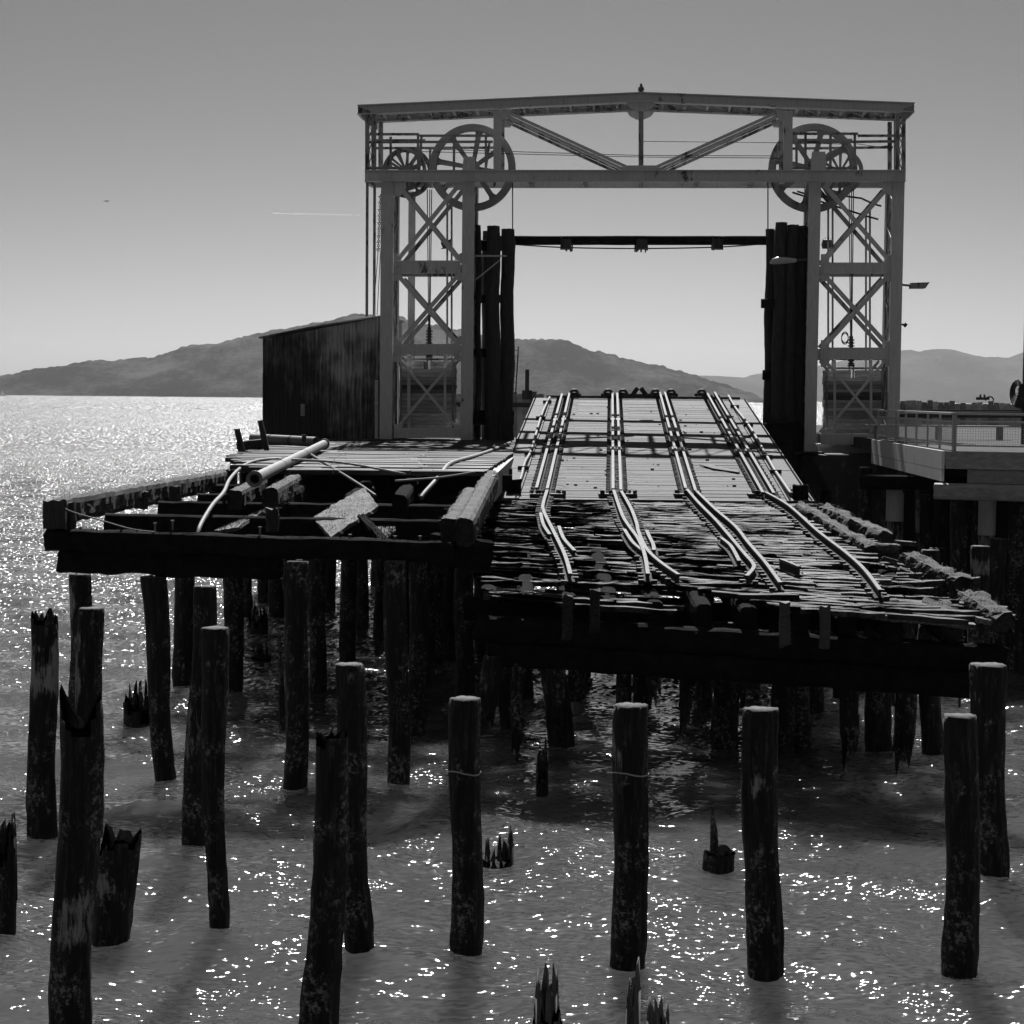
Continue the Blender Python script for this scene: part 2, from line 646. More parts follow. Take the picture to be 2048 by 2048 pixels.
# ------------------------------------------------------------------ water
def build_water():
    ys = [-400, -120, -30, 0, 5]
    y = 9.0
    while y < 170:
        ys.append(y); y *= 1.0062
    while y < 16000:
        ys.append(y); y *= 1.04
    ys = np.array(ys)
    ncol = 620
    t = np.linspace(-1, 1, ncol)
    half = np.maximum(.5 * np.abs(ys) + 14, 0)
    half[:5] = [400, 150, 60, 30, 20]
    half = np.where(ys > 400, ys * .9, half)
    X = t[None, :] * half[:, None]
    Y = np.repeat(ys[:, None], ncol, 1)
    rs = np.gradient(ys)[:, None] * np.ones_like(X)
    cs = (half * 2 / ncol)[:, None] * np.ones_like(X)
    sp = np.maximum(rs, cs)
    Z = np.zeros_like(X)
    rng = np.random.RandomState(3)
    for k in range(70):
        L = .35 * (12 ** rng.rand())
        th = math.radians(-115) + rng.randn() * .75
        kx, ky = math.cos(th) * 2 * math.pi / L, math.sin(th) * 2 * math.pi / L
        a = .021 * L / (2 * math.pi) * (.6 + rng.rand())
        fade = np.clip((L / sp - 2.2) / 2.0, 0, 1)
        Z += a * fade * np.sin(kx * X + ky * Y + rng.rand() * 6.28)
    near = (Y > 5).astype(float)
    Z *= near
    v = np.stack([X, Y, Z], -1).reshape(-1, 3)
    nr = len(ys)
    i = np.arange(nr * ncol).reshape(nr, ncol)
    q = np.stack([i[:-1, :-1], i[:-1, 1:], i[1:, 1:], i[1:, :-1]], -1).reshape(-1, 4)
    me = bpy.data.meshes.new('water')
    me.vertices.add(len(v)); me.vertices.foreach_set('co', v.ravel())
    me.loops.add(q.size); me.loops.foreach_set('vertex_index', q.ravel())
    me.polygons.add(len(q))
    me.polygons.foreach_set('loop_start', np.arange(0, q.size, 4))
    me.polygons.foreach_set('loop_total', np.full(len(q), 4))
    me.polygons.foreach_set('use_smooth', np.ones(len(q), bool))
    me.update(calc_edges=True)
    me.materials.append(MAT['water'])
    o = bpy.data.objects.new('water', me)
    C.objects.link(o)
    o['kind'] = 'structure'


build_water()


# ------------------------------------------------------------------ hills
def hill(name, prof, Yf, Yr, Yb, mat, step, rough, tree):
    xs = []
    pr = []
    for k in range(len(prof) - 1):
        (x0, y0), (x1, y1) = prof[k], prof[k + 1]
        n = max(1, int(abs(x1 - x0) / step))
        for j in range(n):
            t = j / n
            xs.append(x0 + (x1 - x0) * t); pr.append(y0 + (y1 - y0) * t)
    xs.append(prof[-1][0]); pr.append(prof[-1][1])
    mb = MB()
    rows = 26
    idx = []
    for x, py in zip(xs, pr):
        top = P(x, py, Yr)
        hz = max(top.z, 1.0)
        col = []
        for r in range(rows + 1):
            t = r / rows
            Y = Yf + (Yr - Yf) * t
            z = hz * (math.sin(t * math.pi / 2) ** .9) - 2 * (1 - t)
            pX = top.x * (.985 + .015 * t)
            pp = V((pX, Y, 0)) * .004
            z += rough * noise.noise(pp * 1.0) * t * (1 - t) * 3.4 * hz / 200
            z += tree * noise.noise(V((pX, Y, 0)) * .05) * (0.4 + .6 * t)
            z += tree * .8 * max(0, noise.noise(V((pX, Y, 7)) * .021)) * t
            z -= tree * .45 * t
            if r == 0:
                z = -3
            col.append((pX, Y, z))
        for r in range(1, 5):
            t = r / 4
            col.append((top.x, Yr + (Yb - Yr) * t, hz * (1 - t) - 3 * t))
        idx.append(mb.addv(col))
    m_ = rows + 5
    for a, b in zip(idx[:-1], idx[1:]):
        for r in range(m_ - 1):
            mb.face((a + r, b + r, b + r + 1, a + r + 1))
    return mb.build(name, mat, None, smooth=True, kind='structure')


island = [(-500, 785), (-150, 765), (0, 751), (40, 748), (80, 739), (108, 733), (140, 731), (165, 727), (185, 720), (215, 719), (240, 721),
          (262, 715), (300, 714), (335, 706), (370, 691), (400, 688), (440, 686), (475, 682), (520, 672), (600, 655), (679, 640), (700, 633),
          (715, 631), (760, 634), (797, 631), (815, 640), (830, 648), (865, 648), (908, 656), (960, 668), (1027, 676), (1073, 679), (1124, 680),
          (1152, 690), (1179, 701), (1223, 707), (1241, 715), (1268, 719), (1302, 727), (1343, 739), (1370, 742), (1401, 753),
          (1428, 765), (1463, 775), (1487, 785), (1502, 797), (1512, 806)]
hill('island_hills', island, 4150, 4700, 5600, 'hill', 2.0, 40, 8)
far = [(900, 770), (1200, 765), (1380, 753), (1402, 751), (1440, 752), (1491, 755), (1500, 750), (1524, 746), (1600, 738), (1680, 722), (1750, 706),
       (1805, 700), (1818, 700), (1836, 703.5), (1859, 698.5), (1880, 697.5), (1900, 698.5), (1915, 703), (1939, 710), (1965, 714.5), (1985, 713.5), (2003, 715.5), (2018, 714.7),
       (2048, 703.5), (2120, 690), (2300, 700), (2600, 720), (3000, 760)]
hill('distant_hills', far, 8600, 9600, 11500, 'hill2', 4.0, 30, 3)
# pale track on the island
mb = MB()
tp = [(228, 728), (224, 734), (232, 742), (247, 748), (262, 752), (278, 754)]
pts = [P(x, y, 4690 - (y - 726) * 4.2) for x, y in tp]
for a, b_ in zip(pts[:-1], pts[1:]):
    mb.beam(a, b_, 8, 4)
mb.build('path', 'track', None, kind='structure')

# ------------------------------------------------------------------ haze
mh = bpy.data.materials.new('sea_haze')
mh.use_nodes = True
nt = mh.node_tree
nt.nodes.remove(nt.nodes['Principled BSDF'])
pv = N(nt, 'ShaderNodeVolumePrincipled')
pv.inputs['Color'].default_value = (.55, .55, .55, 1)
pv.inputs['Density'].default_value = 4.2e-5
pv.inputs['Anisotropy'].default_value = .35
nt.links.new(pv.outputs[0], nt.nodes['Material Output'].inputs['Volume'])
MAT['haze'] = mh
mb = MB()
mb.box(-17000, 17000, -700, 15900, -8, 420)
mb.build('haze', 'haze', None, kind='stuff')


# ------------------------------------------------------------------ piles
def pile_mesh(mb, base, top, r0, r1, seed=0, kind='flat', zbot=-1.2, pale=None, fray=False, seg=34, crust=1.0):
    """worn round pile: base (x,y) at water, leaning to top; kind flat / broken / splinter"""
    rnd = random.Random(seed)
    bx, by = base
    T = V(top)
    z1 = T.z
    L = z1 - zbot
    n = max(6, int(L / .075))
    brk = None
    if kind in ('broken', 'splinter'):
        amp = {'broken': .30, 'splinter': .65}[kind] * min(1.0, z1 + .3)
        o_ = rnd.random() * 90
        brk = []
        for j in range(seg):
            aj = 2 * math.pi * j / seg
            e = .5 + .75 * noise.noise(V((math.cos(aj) * 1.1 + o_, math.sin(aj) * 1.1, 0))) + .55 * noise.noise(V((math.cos(aj) * 4 + o_, math.sin(aj) * 4, 3)))
            brk.append(amp * min(1.3, max(0, e)))
    if kind == 'fork':
        brk = [.40 * abs(math.sin(2 * math.pi * j / seg + .15)) ** 1.6 + .07 * rnd.random() + (.06 if math.cos(2 * math.pi * j / seg) > 0 else 0) for j in range(seg)]
    ph = rnd.random() * 50
    wv = [rnd.uniform(-1, 1) for _ in range(6)]
    rings = []
    for i in range(n + 1):
        t = i / n
        z = zbot + L * t
        f = (z) / max(z1, .1)
        cx = bx + (T.x - bx) * f + .02 * math.sin(z * 2.1 + ph)
        cy = by + (T.y - by) * f + .02 * math.cos(z * 1.7 + ph)
        r = r0 + (r1 - r0) * max(0, min(1, f))
        # weed and mussel crust near the water, wasted neck above it
        r *= 1 + .05 * crust * math.exp(-((z - .25) / .35) ** 2) - .04 * math.exp(-((z - 1.1) / .3) ** 2)
        if kind == 'flat' and t > .985:
            r *= .97
        pts = []
        pl = []
        for j in range(seg):
            a = 2 * math.pi * j / seg
            ca, sa = math.cos(a), math.sin(a)
            fis = noise.noise(V((ca * 3.2 + ph, sa * 3.2, z * .35))) + .6 * noise.noise(V((ca * 8 + ph, sa * 8, z * .8)))
            rg = noise.noise(V((ca * 2 + ph, sa * 2, z * 4.5)))
            k = 1 + .085 * fis + (.045 + .06 * crust * (z < .9)) * rg
            zz = z
            if brk is not None:
                lim = z1 - brk[j]
                if zz > lim:
                    zz = lim + (zz - lim) * .12
                    k *= .97
            if fray and i < 3:
                zz = z - (3 - i) * .10 * abs(noise.noise(V((ca * 5 + ph, sa * 5, 1)))) * 4
                k *= .75 + .12 * i
            if kind == 'flat' and z1 - z < .16:
                k *= 1 - .10 * max(0, noise.noise(V((ca * 3 + ph, sa * 3, 9)))) * (1 - (z1 - z) / .16) * 2
            k *= 1 - .10 * max(0, noise.noise(V((ca * 2.4 + ph * 2, sa * 2.4, z * 1.1))) - .25) * 2 + .03 * noise.noise(V((ca * 14 + ph, sa * 14, z * 2.2)))
            pts.append((cx + ca * r * k, cy + sa * r * k, zz + (.012 * noise.noise(V((ca * 3, sa * 3, ph))) if i == n else 0)))
            pv_ = 0.0
            if pale:
                zl, zh = pale[0], pale[1]
                side = 1.0
                if len(pale) > 2:
                    side = .5 + .5 * math.cos(a - pale[2])
                e = min(1, max(0, (z - zl + .15) / .55)) * min(1, max(0, (zh + .1 - z) / .35))
                pv_ = e * side
            pl.append(pv_)
        rings.append(mb.addv(pts, .25, pl))
    for i in range(n):
        for j in range(seg):
            j2 = (j + 1) % seg
            torn = brk is not None and zbot + L * (i + .5) / n > z1 - max(brk[j], brk[j2])
            mb.face((rings[i] + j, rings[i] + j2, rings[i + 1] + j2, rings[i + 1] + j), 1 if torn else 0)
    cz = z1 - ((.40 if kind == 'fork' else max(brk) * .95) if brk else 0)
    ci = mb.addv([(T.x, T.y, cz)])
    for j in range(seg):
        mb.face((rings[-1] + j, rings[-1] + (j + 1) % seg, ci), 1)
    ci = mb.addv([(bx, by, zbot)])
    for j in range(seg):
        mb.face((rings[0] + (j + 1) % seg, rings[0] + j, ci))
    if kind == 'splinter':
        for k in range(9):
            a = k * .7 + rnd.random() * .4
            rr = r1 * rnd.uniform(.55, .92)
            x, y = T.x + math.cos(a) * rr, T.y + math.sin(a) * rr
            hgt = rnd.uniform(.05, .30) * (1.5 if k % 4 == 0 else 1)
            zb = z1 - amp - .25
            zt_ = z1 - amp * .35 + hgt
            w0 = rnd.uniform(.035, .06)
            tx, ty = -math.sin(a), math.cos(a)
            nx, ny = math.cos(a) * .014, math.sin(a) * .014
            q = []
            for (zz, w1, w2) in ((zb, w0, w0), (lerp(zb, zt_, .75), w0 * .7, w0 * .8)):
                q.append([(x - tx * w1 - nx, y - ty * w1 - ny, zz), (x + tx * w2 - nx, y + ty * w2 - ny, zz), (x + tx * w2 + nx, y + ty * w2 + ny, zz), (x - tx * w1 + nx, y - ty * w1 + ny, zz)])
            s1, s2 = rnd.uniform(.3, .7) * w0, rnd.uniform(.0, .5) * w0
            dz_ = rnd.uniform(-.05, .05)
            q.append([(x - tx * s1 - nx * .4, y - ty * s1, zt_ + dz_), (x + tx * s2 - nx * .4, y + ty * s2, zt_ - dz_), (x + tx * s2 + nx * .4, y + ty * s2, zt_ - dz_), (x - tx * s1 + nx * .4, y - ty * s1, zt_ + dz_)])
            mb.hexa(q[0] + q[1]); mb.hexa(q[1] + q[2])


FREE = 'old timber piles standing in the water'
K = 2048 / 1932.0


def free_pile(xt, yt, xb, yb, wd, label, kind='flat', pale=None, seed=None, wt=None, crust=1.0, parts=None):
    """pixel measurements in the 1932-px view: top centre, waterline centre, width"""
    B = PZ(xb * K, yb * K, 0)
    Y = B.y
    r0 = wd * K * Y / F / 2
    r1 = (wt or wd) * K * Y / F / 2
    T = P(xt * K, yt * K, Y)
    if kind == 'flat':
        T.z -= .0
    mb = MB()
    pile_mesh(mb, (B.x, B.y + r0), (T.x, T.y + r0, T.z), r0, r1, seed if seed is not None else int(xt * 3 + yt), kind, -1.5, pale, crust=crust)
    o = mb.build('timber_pile', ['pile', 'cut'] if kind == 'flat' else (['stump', 'rotin'] if (kind == 'splinter' and yb > 1840) else ['pile', 'rotin']), None, smooth=True)
    tag(o, label, 'pile', FREE)
    return o, Y


free_pile(75, 1147, 74, 1585, 55, 'pile near the left edge with a pale flaked band round its middle', 'broken', (1.6, 2.75), 11, 50)
free_pile(148, 1085, 147, 1345, 42, 'pile with a short iron rod, under the far left end of the beam', 'flat', (1.0, 2.6, 3.6), 12, 41)
free_pile(166, 1150, 160, 1580, 50, 'flat topped pile with pale torn wood down its left face, behind the forked pile', 'flat', (1.3, 2.9, 3.6), 13, 49)
free_pile(146, 1293, 126, 1990, 76, 'tall pile in the left foreground with a deeply forked top', 'fork', (.6, 1.6, 5.2), 14, 82)
free_pile(8, 1545, 5, 1770, 34, 'splintered stub cut by the left edge of the picture', 'splinter', None, 15)
free_pile(218, 1565, 205, 1778, 70, 'fat hollow broken stump beside the forked foreground pile', 'broken', (.3, .8, 4.2), 16, 84)
free_pile(257, 1300, 257, 1370, 58, 'short squat stump with a fringe of upright splinters on the left', 'splinter', None, 17)
free_pile(286, 1090, 308, 1470, 38, 'leaning pile with an iron rod under the left beam, thick at the top', 'flat', None, 18, 50)
free_pile(383, 1108, 362, 1605, 46, 'flat topped pile leaning left behind the necked pile', 'flat', (.9, 2.0, 3.8), 19, 44)
free_pile(399, 1187, 408, 1766, 36, 'flat topped pile that narrows sharply to a thin neck above the water', 'flat', None, 20, 54)
free_pile(486, 1150, 486, 1198, 34, 'small stump with one tall splinter under the left wharf', 'splinter', None, 21)
free_pile(490, 1232, 488, 1253, 34, 'low notched stump barely above the water under the left wharf', 'splinter', None, 22)
free_pile(654, 1257, 676, 1810, 55, 'round topped pile standing just behind the thick foreground pile', 'flat', None, 23, 56)
free_pile(627, 1362, 598, 2000, 78, 'thickest foreground pile left of centre, widening toward its base', 'broken', (.9, 1.3), 24, 60)
free_pile(879, 1322, 878, 1818, 60, 'upright flat topped pile with a thin ring, leftmost of the four foreground posts', 'flat', None, 25, 61)
free_pile(1195, 1335, 1187, 1832, 66, 'flat topped post with a pale strip and ring below its pale top, front centre', 'flat', (1.85, 2.6, 3.7), 26, 68)
free_pile(1440, 1343, 1444, 1843, 67, 'flat topped post right of centre, lichen patches on its face', 'flat', (1.6, 2.2, 4.5), 27, 69)
free_pile(1822, 1355, 1820, 1855, 66, 'foremost flat topped post at the right, in front of the taller one', 'flat', None, 28, 64)
free_pile(1868, 1258, 1880, 1660, 54, 'tall pile at the far right with a pale torn patch below its top', 'flat', (1.9, 2.5, 3.9), 29, 70)
free_pile(1022, 1430, 1021, 1503, 22, 'slender rotten pile standing alone under the front of the apron', 'splinter', None, 30)
free_pile(1362, 1604, 1360, 1643, 58, 'low stump with a tall spike rising from its left side', 'broken', None, 31)
free_pile(940, 1619, 940, 1632, 62, 'nearly drowned stump ringed by bright glitter', 'splinter', None, 32)
free_pile(1030, 1850, 1030, 2010, 55, 'clump of upright splinters at the bottom edge, left one', 'splinter', None, 33)
free_pile(1196, 1845, 1196, 2000, 18, 'single narrow splintered stake at the bottom edge', 'splinter', None, 34)
free_pile(1243, 1895, 1243, 2020, 42, 'clump of splinters at the bottom edge, right one', 'splinter', None, 35)

# splinters that stand tall on particular stumps
def spike(px0, py0, px1, py1, Y, w0, name='splinter'):
    mb = MB()
    a = P(px0, py0, Y); b_ = P(px1, py1, Y)
    mid = (a + b_) / 2 + V((.01, 0, 0))
    mb.tube([a, a.lerp(b_, .3) + V((.01, 0, 0)), mid, b_], [w0, w0 * .8, w0 * .75, w0 * .15], 7)
    return mb


stump = [o for o in C.objects if o.get('label', '').startswith('low stump with a tall spike')][0]
yy = PZ(1362 * K, 1643 * K, 0).y + .2
spike(1428, 1715, 1424, 1612, yy, .065).build('spike', 'pile', stump)
for key, (rx, ry0, ry1, yb) in {'pile with a short iron rod,': (153, 1152, 1135, 1345), 'leaning pile with an iron rod': (304, 1158, 1138, 1470)}.items():
    o = [q for q in C.objects if q.get('label', '').startswith(key)][0]
    Yq = PZ(200, yb * K, 0).y + .2
    mbr = MB()
    mbr.tube([P(rx, ry0 + 4, Yq), P(rx, ry1, Yq)], .018, 6)
    mbr.build('iron_rod', 'rusty', o)
for key, zc in (('upright flat topped pile with a thin ring', 2.0), ('flat topped post with a pale strip', 2.0)):
    o = [q for q in C.objects if q.get('label', '').startswith(key)][0]
    vs = [v.co + o.location for v in o.data.vertices]
    zr = min((v.z for v in vs), key=lambda z: abs(z - zc))
    rg = [v for v in vs if abs(v.z - zr) < 1e-3]
    cx, cy = sum(v.x for v in rg) / len(rg), sum(v.y for v in rg) / len(rg)
    rg.sort(key=lambda v: math.atan2(v.y - cy, v.x - cx))
    mbr = MB()
    pts_ = [V((cx + (v.x - cx) * 1.015, cy + (v.y - cy) * 1.015, v.z + .02 * math.sin(2 * k * 6.28 / len(rg)))) for k, v in enumerate(rg)]
    mbr.tube(pts_ + [pts_[0]], .009, 6)
    mbr.build('rope_band', 'grey', o)

# ------------------------------------------------------------------ surfaces of the ramp and apron
RA, RB = -0.58, 0.107         # ramp  z = RA + RB*Y
AA_, AB_ = 0.82, 0.072        # apron z = AA_ + AB_*Y


def rp(px, py, dz=0):
    return PZ(px, py, RA + dz, RB)


def ap(px, py, dz=0):
    return PZ(px, py, AA_ + dz, AB_)




# ---- ramp
rTL, rTR, rHL, rHR = rp(1068, 796), rp(1492, 800), rp(983, 997), rp(1629, 1003)
ramp_o = thing('transfer_ramp', 'long timber decked railway transfer ramp rising between the two towers', 'ramp', lerp(rHL, rHR, .5))


def rpt(s, t, dz=0):
    a = lerp(rHL, rTL, t); b = lerp(rHR, rTR, t)
    p = lerp(a, b, s)
    return V((p.x, p.y, p.z + dz))


mb = MB()
rnd = random.Random(5)
nb = 132
for k in range(nb):
    t0 = k / nb; t1 = (k + .955 + rnd.uniform(-.03, .02)) / nb
    cuts = [0.085, .2 + rnd.uniform(-.02, .02), .42 + rnd.uniform(-.03, .03), .63 + rnd.uniform(-.03, .03), .915]
    for c0, c1 in zip(cuts[:-1], cuts[1:]):
        dz = rnd.uniform(-.009, .004)
        tn = rnd.uniform(-.25, .5)
        if rnd.random() < .07: tn -= .4
        q = [rpt(c0 + .0005, t0, dz - .07), rpt(c1 - .0005, t0, dz - .07), rpt(c1 - .0005, t1, dz - .07), rpt(c0 + .0005, t1, dz - .07)]
        q += [V((p.x, p.y, p.z + .07)) for p in q]
        mb.hexa(q, tn)
mb.build('deck', 'deck', ramp_o)
# riveted edge plates
for s0, s1 in ((0.0, .083), (.917, 1.0)):
    mb = MB()
    for k in range(9):
        t0, t1 = k / 9 + .001, (k + 1) / 9 - .001
        dz = .012 + rnd.uniform(-.006, .006)
        q = [rpt(s0, t0, dz - .03), rpt(s1, t0, dz - .03), rpt(s1, t1, dz - .03), rpt(s0, t1, dz - .03)]
        q += [V((p.x, p.y, p.z + .03)) for p in q]
        mb.hexa(q, rnd.uniform(0, .5))
        for j in range(14):
            for s_ in (s0 + .008, s1 - .008):
                c = rpt(s_, lerp(t0, t1, (j + .5) / 14), dz + .012)
                mb.box(c.x - .02, c.x + .02, c.y - .02, c.y + .02, c.z - .012, c.z + .012, .1)
    mb.build('edge_plate', 'deck', ramp_o)
for s_, nm in ((.012, 'side_girder'), (.988, 'side_girder')):
    mb = MB()
    mb.beam(rpt(s_, 0, -.5), rpt(s_, 1, -.5), .16, .80)
    mb.build(nm, 'rusty', ramp_o)
mb = MB()
for k in range(9):
    mb.beam(rpt(.03, k / 8 * .98 + .01, -.32), rpt(.97, k / 8 * .98 + .01, -.32), .2, .4)
mb.build('floor_beam', 'rusty', ramp_o)


def rail_geo(mb, pts, h=.13, headw=.062, footw=.15, seed=0):
    """I section rail following pts (foot level)"""
    n = len(pts)
    sec = [(-footw / 2, 0), (footw / 2, 0), (footw / 2, .018), (.016, .03), (.013, h - .045), (headw / 2, h - .036), (headw / 2, h), (-headw / 2, h), (-headw / 2, h - .036), (-.013, h - .045), (-.016, .03), (-footw / 2, .018)]
    rings = []
    for k, p in enumerate(pts):
        d = (V(pts[min(k + 1, n - 1)]) - V(pts[max(k - 1, 0)])).normalized()
        sdv = d.cross(V((0, 0, 1))).normalized()
        u = sdv.cross(d).normalized()
        rings.append(mb.addv([V(p) + sdv * x + u * y for x, y in sec]))
    m_ = len(sec)
    for k in range(n - 1):
        for j in range(m_):
            mb.face((rings[k] + j, rings[k] + (j + 1) % m_, rings[k + 1] + (j + 1) % m_, rings[k + 1] + j), 0 if j in (5, 6, 7) else 1)
    mb.face([rings[0] + j for j in range(m_)][::-1], 1); mb.face([rings[-1] + j for j in range(m_)], 1)


def smooth_path(pts, n=8):
    out = []
    P_ = [pts[0]] + list(pts) + [pts[-1]]
    for i in range(1, len(P_) - 2):
        p0, p1, p2, p3 = P_[i - 1], P_[i], P_[i + 1], P_[i + 2]
        for k in range(n):
            t = k / n
            out.append(.5 * ((2 * p1) + (p2 - p0) * t + (2 * p0 - 5 * p1 + 4 * p2 - p3) * t * t + (3 * p1 - p0 - 3 * p2 + p3) * t ** 3))
    out.append(pts[-1])
    return out


RH = .15
z4 = lambda x, y: (1000 + x / 3.02, 740 + y / 3.02)
z8 = lambda x, y: (1400 + x / 2.98, 960 + y / 2.98)
ramp_rails = [((375, 140), (220, 710)), ((420, 135), (285, 715)), ((680, 135), (683, 715)), ((708, 135), (730, 722)),
              ((965, 130), (1122, 712)), ((995, 130), (1182, 728)), ((1250, 135), (1588, 738)), ((1295, 130), (1655, 742))]
for a, b_ in ramp_rails:
    pa, pb = rp(*z4(*a), dz=RH), rp(*z4(*b_), dz=RH)
    pa = V((pa.x, pa.y, pa.z - RH)); pb = V((pb.x, pb.y, pb.z - RH))
    segs = 3
    mb = MB()
    cut = [0, .34, .66, 1]
    for k in range(3):
        q0 = lerp(pb, pa, cut[k] + .002); q1 = lerp(pb, pa, cut[k + 1] - .002)
        rail_geo(mb, [q0, lerp(q0, q1, .5), q1], RH)
    r_o = mb.build('rail', ['rail', 'webs'], ramp_o)
    mbp = MB()
    L = (pa - pb).length
    n = int(L / .25)
    for k in range(n):
        c = lerp(pb, pa, (k + .5) / n)
        for sx in (-1, 1):
            mbp.box(c.x + sx * .105 - .04, c.x + sx * .105 + .04, c.y - .05, c.y + .05, c.z - .005, c.z + .035 + .02 * rnd.random(), .2)
            if k % 2 == 0:
                mbp.box(c.x + sx * .14 - .012, c.x + sx * .14 + .012, c.y - .012, c.y + .012, c.z - .005, c.z + .07, .2)
    mbp.build('rail_clips', 'rusty', r_o, kind='stuff')
    for kk in (.34, .66):
        mbj = MB()
        c = lerp(pb, pa, kk)
        for sx in (-1, 1):
            mbj.beam(lerp(pb, pa, kk - .012) + V((sx * .045, 0, .07)), lerp(pb, pa, kk + .012) + V((sx * .045, 0, .07)), .03, .08)
        mbj.build('joint_bar', 'rusty', r_o)
# hooks and bolts at the raised end
for x in (445, 650, 740, 935, 1030, 1215):
    c = rp(*z4(x, 160))
    mb = MB()
    mb.box(c.x - .14, c.x + .14, c.y - .5, c.y + .1, c.z, c.z + .12)
    mb.tube([c + V((-.12, .0, .10)), c + V((-.05, .0, .19)), c + V((.07, .0, .20)), c + V((.15, .0, .11))], .05, 8)
    mb.box(c.x - .22, c.x + .22, c.y - .16, c.y - .04, c.z, c.z + .09)
    mb.build('end_hook', 'rusty', ramp_o)
c = rp(*z4(840, 158))
mb = MB()
for sx in (-1, 1):
    mb.beam(c + V((sx * .24, 0, 0)), c + V((sx * .05, 0, .26)), .12, .14)
mb.box(c.x - .3, c.x + .3, c.y - .1, c.y + .1, c.z - .02, c.z + .07)
mb.build('centre_latch', 'rusty', ramp_o)
mb = MB()
mb.beam(rpt(.06, .995, .06), rpt(.97, .995, .06), .07, .07)
mb.build('end_rod', 'rusty', ramp_o)
# thin conduits lying along both sides of the ramp
for pl in (((300, 165), (280, 205), (245, 290), (190, 480), (150, 560), (130, 640), (105, 705)), ((1380, 155), (1430, 240), (1500, 330), (1600, 500), (1650, 590), (1690, 650), (1760, 752))):
    pts = smooth_path([rp(*z4(*q), dz=.07) for q in pl], 5)
    mb = MB()
    mb.tube(pts, .036, 8)
    cn = mb.build('conduit', 'pipe', ramp_o, smooth=True)
    mbc = MB()
    for t in (.15, .35, .55, .75):
        q = pts[int(t * (len(pts) - 1))]
        mbc.box(q.x - .13, q.x + .13, q.y - .03, q.y + .03, q.z - .05, q.z + .05)
    mbc.build('pipe_clamp', 'rusty', cn)
for x, y in ((60, 745), (105, 745), (1790, 780), (1835, 780)):
    c = rp(*z4(x, y))
    mb = MB()
    mb.rough_timber(c + V((0, -.02, -.1)), c + V((0, -.02, .30)), .17, .2, .01, .1, up=(0, 1, 0))
    mb.build('stop_block', 'beam', ramp_o)
# hinge castings
for x in (225, 350, 640, 780, 1095, 1540):
    c = rp(*z4(x, 762))
    mb = MB()
    mb.box(c.x - .16, c.x + .16, c.y - .22, c.y + .12, c.z - .02, c.z + .06)
    for q in range(5):
        dx, dy = rnd.uniform(-.14, .14), rnd.uniform(-.2, .1)
        mb.tube([c + V((dx, dy, .04)), c + V((dx, dy, .13))], .03, 6)
    mb.build('hinge_plate', 'rusty', ramp_o)
# loose litter on the ramp
mb = MB()
for k in range(90):
    c = rpt(rnd.uniform(.1, .9), rnd.uniform(.03, .9), .0)
    r_ = rnd.uniform(.01, .035)
    mb.box(c.x - r_, c.x + r_ * 1.5, c.y - r_, c.y + r_, c.z, c.z + r_)
o = mb.build('deck_litter', 'cut', None, kind='stuff')
mb = MB()
q = [rp(*z4(x, y), dz=.02) for x, y in ((1205, 575), (1290, 580), (1450, 615), (1440, 622), (1290, 600))]
i = mb.addv(q + [V((p.x, p.y, p.z + .02)) for p in q])
mb.face((i, i + 1, i + 4)); mb.face((i + 1, i + 2, i + 3, i + 4)); mb.face((i + 5, i + 6, i + 9)); mb.face((i + 6, i + 7, i + 8, i + 9))
for k in range(5):
    k2 = (k + 1) % 5
    mb.face((i + k, i + k2, i + 5 + k2, i + 5 + k))
tag(mb.build('loose_board', 'deck', None), 'thin pointed board lying loose on the right half of the ramp', 'board')

# ---- apron (collapsed timber pier in front of the ramp)
aHL, aHR, aFL, aFR = ap(981, 999), ap(1640, 1005), ap(957, 1176), ap(1975, 1240)
apron = thing('railway_apron', 'rotten collapsing railway pier in the foreground with bent rails and missing boards', 'pier', (lerp(aFL, aFR, .5).x, lerp(aFL, aFR, .5).y, 0))


def apt(s, t, dz=0):
    a = lerp(aFL, aHL, t); b = lerp(aFR, aHR, t)
    p = lerp(a, b, s)
    return V((p.x, p.y, p.z + dz))


